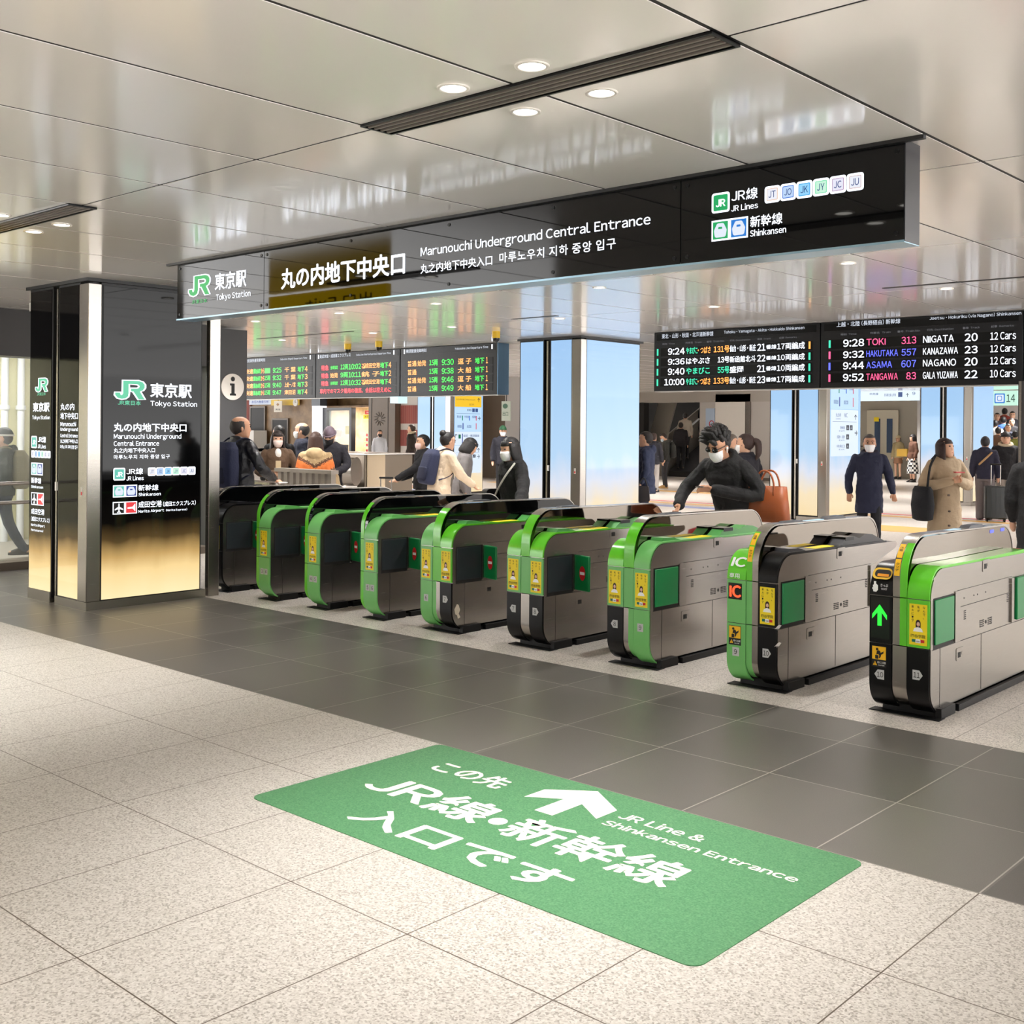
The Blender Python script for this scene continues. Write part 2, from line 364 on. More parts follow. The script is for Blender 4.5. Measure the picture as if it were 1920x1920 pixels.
for x in (-1.8, -4.04, -6.5, -8.7): downlight(x, 6.25, 'added round ceiling downlight, unseen behind the black sign, to brighten the gate fronts', w=0.6, group='added downlights unseen behind the sign')  # row added to brighten the gates, kept out of view by the sign
for y in (14.6, 19.0, 23.5, 28.5, 35.5):                  # rows farther in
    vis = [x for x in ((-13.6, -15.8) if y < 15 else (-19.5, -22.0) if y < 20 else ()) ]
    for k, x in enumerate(vis): downlight(x, y, 'small far ceiling downlight past the red and green board, %s of the %s pair' % (('right', 'left')[k], 'near' if y < 15 else 'far'))
    for x in np.arange(-4 if y < 20 else -7, -32 if y > 20 else -24, -4.4):
        lamp(float(x), y, 3.6 if y < 20 else 5.0, 116)
for x, y in ((1.5, 3.3), (-2.9, -0.4), (0.4, 0.4), (-7.4, -1.3), (1.5, -1.3), (-11.8, 3.3), (-11.8, -1.3)):   # the front hall goes on behind the photographer
    lamp(x, y, 3.8)
for x in (-1.4, -6, -10.5): lamp(x, -5.5, 3.0)
CAMY = mat('camera_yellow', (214, 176, 30), 0.4); DOME = mat('dark_dome', (12, 12, 14), 0.1)
def dome_cam(x, y, label, band=CAMY, r=0.055, z=ZC):
    t = thing('security_camera', label, 'camera', (x, y, z))
    MB().cyl((x, y, z - 0.09), (x, y, z), r, band, 20).build('housing', t, False)
    MB().sph((x, y, z - 0.09), (r * .92, r * .92, r * 1.1), DOME, 18, 10).build('dome', t, True)
dome_cam(-10.55, 11.25, 'yellow and black dome camera on the ceiling, left of the backlit blue pillar')
dome_cam(-13.2, 11.45, 'yellow and black dome camera above the red and green board, right of two')
dome_cam(-14.0, 11.5, 'yellow and black dome camera above the red and green board, left of two')
dome_cam(-12.1, 5.6, 'white dome camera on the ceiling behind the dark pillar', WHITE, 0.06)

# ------------------------------------------------------------------ pictograms
def jr_logo(mb, o, ux, uy, x, y, w, h, core):
    d = [0.0, 0.0]
    def glyph(gx, pts, inf): pass
    J = [(0.02, 0.34), (0.02, 0.22), (0.10, 0.06), (0.24, 0.0), (0.36, 0.04), (0.44, 0.14), (0.46, 0.3), (0.46, 0.82), (0.74, 0.82), (0.80, 0.78), (0.83, 0.70), (0.80, 0.62), (0.74, 0.58), (0.54, 0.58), (0.54, 0.42), (0.62, 0.42), (0.80, 0.0), (1.0, 0.0), (0.84, 0.42), (0.94, 0.5), (1.0, 0.64), (1.0, 0.8), (0.93, 0.94), (0.8, 1.0), (0.28, 1.0), (0.28, 0.3), (0.24, 0.2), (0.20, 0.22), (0.18, 0.34)]
    N = len(J); c = []
    for i in range(N):                        # outline grown outward for the white edge
        a, b, e = Vector(J[i - 1]), Vector(J[i]), Vector(J[(i + 1) % N]); t = (e - a).normalized(); c.append(tuple(b + Vector((t.y, -t.x)) * 0.055))
    for P, m, k in ((c, LITW, 0.0), (J, core, 0.0012)):
        n = Vector(ux).cross(Vector(uy)).normalized()
        mb.poly([(x + p[0] * w, y + p[1] * h) for p in P], Vector(o) + n * k, ux, uy, m)
def train_icon(mb, o, ux, uy, x, y, w, h, c):
    n = Vector(ux).cross(Vector(uy)).normalized(); o = Vector(o)
    mb.rrect(o, ux, uy, x, y, w, h, 0, LITW); mb.rrect(o + n * .0008, ux, uy, x + w * .08, y + h * .08, w * .84, h * .84, 0, c)
    mb.poly([(x + w * a, y + h * b) for a, b in rpoly([(.2, .16), (.8, .16), (.86, .5), (.68, .84), (.32, .84), (.14, .5)], .12, 4)], o + n * .0016, ux, uy, LITW2)
    mb.poly([(x + w * a, y + h * b) for a, b in rpoly([(.38, .56), (.62, .56), (.6, .66), (.4, .66)], .03, 3)], o + n * .0024, ux, uy, c)
def plane_icon(mb, o, ux, uy, x, y, w, h, c=None):
    n = Vector(ux).cross(Vector(uy)).normalized(); o = Vector(o)
    mb.rrect(o, ux, uy, x, y, w, h, 0, LITW); mb.rrect(o + n * .0008, ux, uy, x + w * .07, y + h * .07, w * .86, h * .86, 0, INK)
    P = [(.5, .9), (.45, .8), (.45, .6), (.16, .42), (.16, .33), (.45, .42), (.45, .24), (.36, .17), (.36, .1), (.5, .15)]
    P += [(1 - a, b) for a, b in P[-2:0:-1]]
    mb.poly([(x + w * a, y + h * b) for a, b in P], o + n * .0016, ux, uy, LITW)
def nex_icon(mb, o, ux, uy, x, y, w, h):
    n = Vector(ux).cross(Vector(uy)).normalized(); o = Vector(o)
    mb.rrect(o, ux, uy, x, y, w, h, 0, LITW); mb.rrect(o + n * .0008, ux, uy, x + w * .07, y + h * .07, w * .86, h * .86, 0, glow('icon_red', (240, 60, 66), 1.0))
    mb.poly([(x + w * a, y + h * b) for a, b in ((.2, .42), (.62, .42), (.84, .18), (.84, .82), (.62, .56), (.2, .52))], o + n * .0016, ux, uy, LITW)
LC = {'JT': (236, 196, 170), 'JO': (40, 110, 214), 'JK': (0, 160, 236), 'JY': (120, 224, 170), 'JC': (190, 160, 190), 'JU': (214, 190, 190)}
LI = {'JT': (238, 240, 250), 'JO': (190, 216, 250), 'JK': (150, 214, 252), 'JY': (200, 244, 220), 'JC': (232, 232, 248), 'JU': (236, 240, 250)}
NAVYL = glow('navy_lettering', (18, 60, 130), 1.0)
def line_codes(mb, o, ux, uy, x0, x1, y, h):
    p = (x1 - x0) / 6; n = Vector(ux).cross(Vector(uy)).normalized(); o = Vector(o); w = p * .97
    for k, (c, rgb) in enumerate(LC.items()):
        x = x0 + p * k
        mb.rrect(o, ux, uy, x, y, w, h, h * .16, LITW)
        mb.rrect(o + n * .0008, ux, uy, x + w * .13, y + h * .13, w * .74, h * .74, h * .07, glow('code_edge_' + c, rgb, 1.0))
        mb.rrect(o + n * .0016, ux, uy, x + w * .18, y + h * .18, w * .64, h * .64, h * .04, glow('code_fill_' + c, LI[c], 1.0))
        mb.text(c, o + n * .0024, ux, uy, x + w * .27, y + h * .3, w * .46, h * .4, NAVYL, .01)
def jr_box(mb, o, ux, uy, x, y, w, h, c):
    n = Vector(ux).cross(Vector(uy)).normalized(); o = Vector(o)
    mb.rrect(o, ux, uy, x, y, w, h, h * .14, LITW); mb.rrect(o + n * .0008, ux, uy, x + w * .1, y + h * .1, w * .8, h * .8, h * .08, c)
    mb.text('JR', o + n * .0016, ux, uy, x + w * .24, y + h * .3, w * .52, h * .36, LITW, .035)
ICG = glow('icon_green', (0, 168, 92), 1.0); ICB = glow('icon_blue', (0, 120, 214), 1.0); ICM = glow('icon_mint', (90, 196, 176), 1.0); ICT = glow('icon_teal', (76, 160, 190), 1.0); ICN = glow('icon_navy', (36, 66, 150), 1.0)

# ------------------------------------------------------------------ the overhead sign
def tx(mb, o, ux, uy, s, x0, x1, y0, y1, m=LITW, bold=0.012): mb.text(s, o, ux, uy, x0, y0, x1 - x0, y1 - y0, m, bold)
SY = 4.95
t = thing('overhead_sign', 'long black glass sign hanging from the ceiling over the gates with the entrance name', 'sign', (-5.15, SY, 2.515))
MB().box(-8.18, -2.135, SY + 0.006, SY + 0.155, 2.53, 2.972, mat('sign_body', (22, 24, 30), 0.35)).build('body', t, bevel=0.004)
for a, b in ((-8.18, -6.998), (-6.992, -3.333), (-3.327, -2.135)):
    MB().box(a, b, SY, SY + 0.006, 2.522, 2.955, SIGNG).build('glass_panel', t)
MB().box(-8.185, -2.13, SY - 0.004, SY + 0.16, 2.511, 2.522, mat('blue_grey_metal', (150, 182, 200), 0.3, metal=0.6)).build('bottom_rail', t)
MB().box(-2.134, -2.128, SY + 0.0, SY + 0.158, 2.515, 2.972, mat('navy_black', (14, 18, 28), 0.25)).build('end_cap', t)
MB().box(-8.3, -2.035, SY - 0.03, SY + 0.0, 2.957, 2.9745, SATIN).build('top_reveal', t)
sc = MB()
for x in (-8.14, -7.03, -6.96, -6.0, -5.05, -4.2, -3.37, -3.29, -2.17):
    for z in (2.555, 2.925): sc.cyl((x, SY - 0.004, z), (x, SY, z), 0.011, BLACK, 10)
sc.build('screws', t)
O, U, V_ = (0, SY - 0.0025, 0), EX, EZ
m = MB(); jr_logo(m, O, U, V_, -8.01, 2.69, 0.3, 0.155, JRG); tag(m.build('logo', t), 'green railway logo with white edge')
m = MB(); T = lambda s, a, b, c, d, mm=LITW, bo=0.02: tx(m, O, U, V_, s, a, b, c, d, mm, bo)
T('JR東日本', -7.97, -7.744, 2.627, 2.661, JRG, .03); T('東京駅', -7.636, -7.218, 2.712, 2.842); T('Tokyo Station', -7.62, -7.163, 2.622, 2.682, LITW, .012)
m.build('lettering', t)
m = MB(); T('丸の内地下中央口', -6.78, -5.455, 2.654, 2.8, LITW, .028); T('Marunouchi Underground Central Entrance', -5.305, -3.521, 2.735, 2.81, LITW, .012)
T('丸之内地下中央入口', -5.305, -4.676, 2.64, 2.701, LITW, .014); T('마루노우치 지하 중앙 입구', -4.617, -3.751, 2.645, 2.705, LITW, .014)
m.build('lettering', t)
m = MB(); jr_box(m, O, U, V_, -3.141, 2.76, 0.105, 0.101, ICG); T('JR線', -3.026, -2.877, 2.805, 2.863); T('JR Lines', -3.026, -2.875, 2.757, 2.788, LITW, .012)
line_codes(m, O, U, V_, -2.838, -2.322, 2.773, 0.082)
train_icon(m, O, U, V_, -3.141, 2.618, 0.105, 0.105, ICG); train_icon(m, O, U, V_, -3.035, 2.618, 0.105, 0.105, ICB)
T('新幹線', -2.918, -2.74, 2.664, 2.721); T('Shinkansen', -2.918, -2.72, 2.619, 2.652, LITW, .012)
m.build('lettering', t)

t = thing('hanging_sign', 'yellow hanging sign left of the frame, mirrored in the black glass of the big sign', 'sign', (-8.5, 3.1, 2.55))
MB().box(-9.5, -7.72, 3.06, 3.12, 2.55, 2.96, glow('sign_yellow', (246, 200, 0), 2.2)).build('board', t); m = MB(); m.text('出口 Exit', (0, 3.125, 0), (-1, 0, 0), EZ, 7.9, 2.78, 1.0, .12, INK, .02); m.build('lettering', t)
# ------------------------------------------------------------------ light pillars
def pillar(cx, cy, label, rw=1.25, front=M_SKYP, side=M_SKYP, z0=0.1, sidez=None):
    t = thing('light_pillar', label, 'pillar', (cx, cy, 0), kind='thing')
    MB().box(cx - 1.13, cx - 0.04, cy + 0.06, cy + rw + 0.15, 0.0, ZC - 0.001, SATIN).build('core', t)
    MB().box(cx - 0.60, cx, cy, cy + rw + 0.2, 0.0, 0.075, STEEL).box(cx - 1.15, cx - 0.70, cy, cy + 0.5, 0.0, 0.1, STEEL).build('plinth', t)
    MB().box(cx - 0.165, cx, cy, cy + 0.13, 0.075, ZC - 0.045, STEEL).build('corner_column', t, bevel=0.006)
    f = MB()
    for a, b in ((cx - 1.165, cx - 0.695), (cx - 0.575, cx - 0.168)):
        f.box(a, b, cy + 0.014, cy + 0.06, z0 - 0.04, ZC - 0.03, SATIN)
    f.box(cx - 0.05, cx - 0.012, cy + 0.132, cy + 0.15 + rw, z0 - 0.04, ZC - 0.03, SATIN); f.build('frame', t)
    MB().box(cx - 0.66, cx - 0.63, cy + 0.03, cy + 0.06, 0.02, ZC - 0.05, STEEL).build('gap_rail', t)
    MB().box(cx - 0.61, cx - 0.585, cy + 0.0, cy + 0.02, 1.05, 1.13, WHITE).box(cx - 0.16 + 0.05, cx - 0.075, cy - 0.002, cy, 1.02, 1.10, mat('call_plate', (200, 196, 190), 0.4)).box(cx - 0.105, cx - 0.082, cy - 0.003, cy - 0.002, 1.03, 1.06, REDP).build('call_buttons', t)
    for a, b in ((cx - 1.145, cx - 0.712), (cx - 0.556, cx - 0.182)):
        MB().box(a, b, cy + 0.008, cy + 0.014, z0, ZC - 0.05, front).build('light_panel', t)
    MB().box(cx - 0.012, cx - 0.006, cy + 0.15, cy + 0.135 + rw, z0, ZC - 0.05, side).build('light_panel', t)
    MB().box(cx - 1.19, cx + 0.02, cy - 0.02, cy + rw + 0.2, ZC - 0.03, ZC - 0.0005, SATIN).build('top_reveal', t)
    return t
P0 = pillar(-9.6, 4.92, 'dark glass pillar with a warm glowing base and white station lettering, left of the gates', 1.02, M_WARM, M_WARM, 0.085)
MB().box(-9.66, -9.6, 6.17, 6.29, 0.0, 2.72, STEEL).build('end_post', P0, bevel=0.004)
pillar(-10.035, 12.45, 'glowing sky blue pillar behind the middle gates, nearest of the backlit ones', 1.27)
P2 = pillar(-9.65, 19.1, 'glowing blue pillar with direction map, behind the man in the navy coat')
P3 = pillar(-9.45, 25.6, 'far glowing blue pillar behind the woman in the beige trench coat')
P4 = pillar(-19.4, 19.1, 'far glowing pillar with yellow topped direction map under the left departure board', 1.0)
# lettering of the dark pillar: right face (plane x = -9.6) and front faces (plane y = 4.92)
m = MB(); O, U, V_ = (-9.6045, 0, 0), EY, EZ; T = lambda s, a, b, c, d, mm=LITW, bo=0.016: tx(m, O, U, V_, s, a, b, c, d, mm, bo)
jr_logo(m, O, U, V_, 5.18, 1.9, 0.3, 0.17, JRM); T('JR東日本', 5.212, 5.442, 1.845, 1.887, JRM, .03)
T('東京駅', 5.538, 5.975, 1.924, 2.057, LITW, .024); T('Tokyo Station', 5.54, 6.034, 1.83, 1.893, LITW, .01)
T('丸の内地下中央口', 5.175, 5.92, 1.602, 1.68, LITW, .024); T('Marunouchi Underground', 5.176, 5.866, 1.523, 1.583, LITW, .016); T('Central Entrance', 5.176, 5.632, 1.471, 1.517, LITW, .016)
T('丸之内地下中央入口', 5.177, 5.591, 1.408, 1.452); T('마루노우치 지하 중앙 입구', 5.178, 5.745, 1.35, 1.389)
jr_box(m, O, U, V_, 5.175, 1.157, 0.117, 0.114, ICM); T('JR線', 5.303, 5.47, 1.207, 1.265); T('JR Lines', 5.304, 5.477, 1.153, 1.193, LITW, .01); line_codes(m, O, U, V_, 5.52, 6.025, 1.19, 0.078)
train_icon(m, O, U, V_, 5.173, 1.003, 0.118, 0.11, ICM); train_icon(m, O, U, V_, 5.293, 1.003, 0.118, 0.11, ICN); T('新幹線', 5.424, 5.629, 1.053, 1.11); T('Shinkansen', 5.425, 5.654, 1.005, 1.036, LITW, .01)
plane_icon(m, O, U, V_, 5.172, 0.848, 0.119, 0.113); nex_icon(m, O, U, V_, 5.293, 0.848, 0.119, 0.113); T('成田空港', 5.425, 5.665, 0.896, 0.957); T('(成田エクスプレス)', 5.679, 6.028, 0.897, 0.945, LITW, .02); T('Narita Airport', 5.426, 5.69, 0.845, 0.878, LITW, .016); T('(Narita Express)', 5.71, 5.935, 0.847, 0.873, LITW, .02)
m.build('lettering', P0)
m = MB(); O, U, V_ = (0, 4.9265, 0), EX, EZ
jr_logo(m, O, U, V_, -10.635, 1.972, 0.25, 0.125, JRM); T('JR東日本', -10.6, -10.42, 1.935, 1.965, JRM, .03); T('東京駅', -10.68, -10.345, 1.782, 1.87, LITW, .024); T('Tokyo Station', -10.694, -10.332, 1.7, 1.747, LITW, .01)
jr_box(m, O, U, V_, -10.71, 1.436, 0.117, 0.116, ICM); T('JR線', -10.575, -10.41, 1.49, 1.548); T('JR Lines', -10.575, -10.41, 1.436, 1.474, LITW, .01); line_codes(m, O, U, V_, -10.709, -10.313, 1.346, 0.068)
train_icon(m, O, U, V_, -10.707, 1.18, 0.119, 0.117, ICM); train_icon(m, O, U, V_, -10.587, 1.18, 0.119, 0.117, ICN); T('新幹線', -10.707, -10.5, 1.1, 1.157); T('Shinkansen', -10.707, -10.46, 1.055, 1.082, LITW, .01)
plane_icon(m, O, U, V_, -10.702, 0.894, 0.128, 0.12); nex_icon(m, O, U, V_, -10.573, 0.894, 0.128, 0.12); T('成田空港', -10.702, -10.43, 0.805, 0.862); T('(成田エクスプレス)', -10.702, -10.325, 0.738, 0.785, LITW, .02); T('Narita Airport', -10.702, -10.42, 0.685, 0.717, LITW, .016); T('(Narita Express)', -10.702, -10.45, 0.64, 0.667, LITW, .02)
m.build('lettering', P0)
m = MB()
T('丸の内', -10.125, -9.858, 1.793, 1.858, LITW, .02); T('地下中央口', -10.123, -9.79, 1.71, 1.772, LITW, .02); T('Marunouchi', -10.122, -9.822, 1.647, 1.688, LITW, .012); T('Underground', -10.122, -9.79, 1.595, 1.636, LITW, .012); T('Central Entrance', -10.122, -9.79, 1.545, 1.58, LITW, .012)
T('丸之内地下中央入口', -10.122, -9.79, 1.492, 1.53); T('마루노우치 지하 중앙 입구', -10.122, -9.79, 1.44, 1.475)
m.build('lettering', P0)
# direction maps on the far pillars' right faces
MAPB = glow('map_panel_blue', (190, 222, 252), 1.05); MAPW = glow('map_panel_pale', (222, 236, 252), 1.05); MAPI = glow('map_ink', (60, 90, 150), 0.8); MAPK = glow('map_dark_ink', (20, 34, 60), 0.6); MAPY = glow('map_yellow', (250, 200, 30), 1.0)
def map_panel(par, px, y0, y1, zs, arrows, yellow=None):
    pb = MB(); O, U, V_ = (px + 0.004, 0, 0), EY, EZ; d = (0.0015, 0, 0)
    w = y1 - y0
    for k, (a, b) in enumerate(zs): pb.rrect(O, U, V_, y0, a, w, b - a, 0, MAPB if k == 0 else MAPW)
    if yellow: pb.rrect(O, U, V_, y0, yellow[0], w, yellow[1] - yellow[0], 0, MAPY)
    pb.build('direction_map', par)
    m = MB(); O2 = (px + 0.0055, 0, 0); T = lambda s, a, b, c, e, mm=MAPK, bo=0.01: tx(m, O2, U, V_, s, y0 + w * a, y0 + w * b, c, e, mm, bo)
    zt = zs[0][1]; zb = zs[0][0]; h = zt - zb
    T('新幹線', .46, .62, zt - .16 * h, zt - .06 * h); m.rrect(O2, U, V_, y0 + w * .65, zt - .19 * h, w * .1, .15 * h, 0, MAPI); m.rrect(O2, U, V_, y0 + w * .77, zt - .19 * h, w * .1, .15 * h, 0, MAPI)
    m.rrect(O2, U, V_, y0 + w * .06, zt - .27 * h, w * .88, .012 * h, 0, MAPI)
    for i, (n1, c) in enumerate((('東北線', (40, 150, 120)), ('中央線', (60, 120, 220)), ('京葉線', (220, 90, 120)))):
        T(n1, .08 + .28 * i, .24 + .28 * i, zt - .45 * h, zt - .34 * h, MAPI); m.rrect(O2, U, V_, y0 + w * (.27 + .26 * i), zt - .55 * h, w * .035, .2 * h, 0, glow('map_bar_%d' % i, c, 0.9))
        if i < 2: T(('横須賀線', '総武線')[i], .1 + .36 * i, .26 + .36 * i, zt - .86 * h, zt - .74 * h, MAPI); m.rrect(O2, U, V_, y0 + w * (.29 + .5 * i), zt - .92 * h, w * .035, .26 * h, 0, glow('map_bar2_%d' % i, ((50, 70, 160), (226, 120, 140))[i], 0.9))
    for (fy, fz, ch) in arrows: T(ch, fy - .05, fy + .05, fz - .05, fz + .05, MAPK, .02)
    za, zb = zs[-1]; h = zb - za
    T('丸の内', .18, .36, zb - .16 * h, zb - .07 * h, MAPI); T('Lockers', .18, .36, zb - .21 * h, zb - .175 * h, MAPI); T('WC', .48, .6, zb - .16 * h, zb - .07 * h, MAPI); m.rrect(O2, U, V_, y0 + w * .06, zb - .26 * h, w * .88, .006 * h, 0, MAPI)
    for i, s in enumerate(('新幹線', '京葉線・八重洲', '中央口')):
        z = zb - (.42 + .2 * i) * h; T(s, .34 if i == 0 else .22, .5, z, z + .07 * h, MAPI); T('Exit', .3, .5, z - .05 * h, z - .02 * h, MAPI)
        for q in range(2 if i == 0 else 1): m.rrect(O2, U, V_, y0 + w * (.56 + .13 * q), z - .02 * h, w * .1, .11 * h, 0, MAPK); m.text('人', (px + .006, 0, 0), U, V_, y0 + w * (.58 + .13 * q), z, w * .06, .07 * h, MAPW, .02)
    m.build('lettering', par)
map_panel(P2, -9.65, 19.25, 20.37, [(2.06, 2.72), (1.19, 2.05)], [(.9, 1.92, '↑'), (.92, 1.62, '→'), (.92, 2.5, '→')])
map_panel(P4, -19.4, 19.25, 20.17, [(1.58, 2.16), (1.24, 1.57), (0.56, 1.23)], [(.92, 1.9, '→'), (.06, 1.45, '↖'), (.9, 1.12, '↑'), (.9, .96, '→')], (2.17, 2.44))
m = MB(); tx(m, (-19.3945, 0, 0), EY, EZ, '丸の内中央口 Marunouchi', 19.3, 19.95, 2.33, 2.37, MAPK, .012); tx(m, (-19.3945, 0, 0), EY, EZ, '↑', 20.03, 20.12, 2.3, 2.4, MAPK, .02); tx(m, (-19.3945, 0, 0), EY, EZ, '出口 Exit', 19.75, 19.92, 2.21, 2.26, MAPK, .012)
tx(m, (-19.3945, 0, 0), EY, EZ, '総武・横須賀線', 19.55, 20.1, 1.44, 1.5, MAPI, .012); m.rrect((-19.3945, 0, 0), EY, EZ, 19.5, 1.28, .03, .24, 0, ICN); m.rrect((-19.3945, 0, 0), EY, EZ, 19.38, 1.4, .08, .1, 0, glow('map_green', (0, 120, 80), .8))
m.build('lettering', P4)

# ------------------------------------------------------------------ departure boards
BRD = mat('board_grey', (22, 23, 26), 0.45, spec=0.3); BSC = mat('board_screen', (4, 4, 5), 0.3, spec=0.2); BBL = mat('board_end_blue', (120, 160, 196), 0.35, metal=0.4)
BY = 12.7
def board(x0, x1, mids, label, zb=2.178):
    t = thing('departure_board', label, 'board', ((x0 + x1) / 2, BY, zb))
    E = [x0] + mids + [x1]
    for a, b in zip(E, E[1:]):
        MB().box(a + .008, b - .008, BY, BY + 0.22, zb, ZC - .004, BRD).build('case', t, bevel=0.006)
        m = MB()
        for k in range(4): m.box(a + .12, b - .1, BY - .004, BY, 2.238 + .135 * k, 2.352 + .135 * k, BSC)
        m.box(a + .05, b - .05, BY - .003, BY, 2.86, 2.95, BSC); m.build('screen', t)
    MB().box(x0 + .01, x1 - .01, BY + .02, BY + .2, zb - .01, zb + .002, mat('board_rail', (190, 190, 188), 0.4)).build('bottom_rail', t)
    return t
LB = board(-20.8, -11.87, [-18.75, -16.355, -14.095], 'left departure board with red, green and orange train rows, hung from the ceiling')
MB().box(-11.877, -11.868, BY, BY + 0.25, 2.178, ZC - .004, BBL).build('end_cap', LB)
RBd = board(-8.968, -1.7, [-6.51, -4.14], 'right departure board with white, blue and pink bullet train rows')
O, U, V_ = (0, BY - 0.006, 0), EX, EZ
rz = [(2.66, 2.762), (2.521, 2.62), (2.383, 2.482), (2.246, 2.343)]
m = MB(); T = lambda s, a, b, k, mm, bo=0.02, dz=0.004: tx(m, O, U, V_, s, a, b, rz[k][0] + dz, rz[k][1] - dz, mm, bo)
H_ = lambda s, a, b, c, d, mm=LITW2, bo=0.02: tx(m, O, U, V_, s, a, b, c, d, mm, bo)
LEDBG = glow('led_green_block', (30, 210, 60), 1.0)
H_('総武線快速発車時刻', -18.52, -17.886, 2.885, 2.95); H_('Sobu Line (Rapid) Departure Time', -17.414, -16.6, 2.885, 2.93)
H_('総武本線・成田線エクスプレス', -16.23, -15.374, 2.885, 2.95); H_('Sobu Line (Narita Express) Departure Time', -15.224, -14.325, 2.885, 2.93)
H_('横須賀線発車時刻', -13.945, -13.458, 2.89, 2.95); H_('Yokosuka Line Departure Time', -12.8, -12.07, 2.888, 2.935)
for x in (-18.6, -16.52, -16.28, -14.26, -14.0, -12.0): H_('|', x, x + .025, 2.88, 2.95, LITW)
for k, (tm, d, tr) in enumerate((('9:25', '千 葉', '4'), ('9:32', '千 葉', '3'), ('9:40', '上総一ノ宮', '3'), ('9:47', '津田沼', '4'))):
    T('快速', -18.517, -18.27, k, LED_O, .03); T('錦糸町', -18.26, -18.02, k, LED_G, .03); T('から', -18.01, -17.91, k, LED_O)
    if k == 0: m.rrect(O, U, V_, -17.9, rz[0][0], .185, .1, 0, LEDBG)
    else: T('15両', -17.9, -17.715, k, LED_G)
    T(tm, -17.635, -17.373, k, LED_G); T(d, -17.271, -16.94, k, LED_O); T('地下', -16.876, -16.675, k, LED_G); T(tr, -16.66, -16.585, k, LED_O)
for k, (a, n_, tm, d, tr) in enumerate((('全車指定', '12両', '10:02', '✈成田空港', '4'), ('始発', '9両', '10:11', '銚 子', '2'), ('全車指定', '12両', '10:32', '✈成田空港', '4'))):
    T('特急', -16.184, -15.979, k, LED_R, .03); T(a, -15.928, -15.719, k, LED_O if k == 1 else LED_G, .02, .004 if k == 1 else .018); T(n_, -15.644, -15.443, k, LED_G); T(tm, -15.423, -15.096, k, LED_G); T(d, -15.076, -14.6, k, LED_O); T('地下', -14.591, -14.39, k, LED_G); T(tr, -14.375, -14.313, k, LED_O)
T('車内でのマスク着用の徹底、会話は控えめに', -16.22, -14.309, 3, LED_R, .02)
for k, (a, tm, d) in enumerate((('始発', '9:30', '逗 子'), (None, '9:38', '大 船'), ('始発', '9:46', '逗 子'), (None, '9:49', '大 船'))):
    T('普通', -13.905, -13.69, k, LED_O, .02)
    if a: T(a, -13.665, -13.461, k, LED_O, .02)
    T('15両', -13.384, -13.191, k, LED_G); T(tm, -13.094, -12.824, k, LED_G); T(d, -12.729, -12.43, k, LED_O); T('地下', -12.348, -12.154, k, LED_G); T('1', -12.115, -12.075, k, LED_O)
m.build('lettering', LB)
m = MB(); DIM = glow('dim_lettering', (150, 150, 156), 0.5)
H_('東北・山形・秋田・北海道新幹線', -8.83, -8.02, 2.885, 2.95); H_('Tohoku・Yamagata・Akita・Hokkaido Shinkansen', -7.86, -6.72, 2.895, 2.945)
H_('上越・北陸 (長野経由) 新幹線', -6.294, -5.505, 2.905, 2.965); H_('Joetsu・Hokuriku (via Nagano) Shinkansen', -5.163, -4.164, 2.915, 2.965)
for bx in (-8.82, -6.24):
    for s, a, b in (('時刻  Time', .0, .2), ('列車名  Train', .37, .62), ('番号  Train No.', .7, .97), ('行先  Destination', 1.05, 1.35), ('番線  Track', 1.45, 1.64), ('記事  Remarks', 1.76, 2.0)):
        H_(s, bx + a, bx + b, 2.8, 2.826, DIM, .01)
rz = [(2.66, 2.755), (2.525, 2.615), (2.39, 2.485), (2.25, 2.345)]
CK = {'g': LED_T, 'o': LED_O, 'w': LITW, 'b': LED_B, 'p': LED_P}
for k, (tm, nm, cA, no, cB, ds, tr, ca) in enumerate((('9:24', 'やまびこ・つばさ', 'g', '131号', 'o', '仙台・山形・新庄', '21', '17両編成'), ('9:36', 'はやぶさ', 'w', '13号', 'w', '新函館北斗', '22', '10両編成'), ('9:40', 'やまびこ', 'g', '55号', 'g', '盛岡', '21', '10両編成'), ('10:00', 'やまびこ・つばさ', 'g', '133号', 'o', '仙台・山形・新庄', '23', '17両編成'))):
    T(tm, -8.727 if k < 3 else -8.785, -8.463, k, LITW, .02)
    if '・' in nm: T('やまびこ', -8.437, -8.26, k, LED_T, .02); T('・つばさ', -8.255, -8.06, k, LED_O, .02)
    else: T(nm, -8.437, -8.07, k, CK[cA], .02)
    T(no, -8.011 if len(no) == 4 else -7.95, -7.777, k, CK[cB], .02); T(ds, -7.77, -7.39 if len(ds) > 2 else -7.57, k, LITW, .012); T(tr, -7.37, -7.255, k, LITW, .02); T('番線', -7.245, -7.1, k, LITW, .012, .02); T(ca, -7.09, -6.711, k, LITW, .012)
    for xx, c in ((-8.91, LED_T), (-6.66, LED_T if k else LED_O)): m.rrect(O, U, V_, xx, rz[k][0], .025, .09, 0, c)
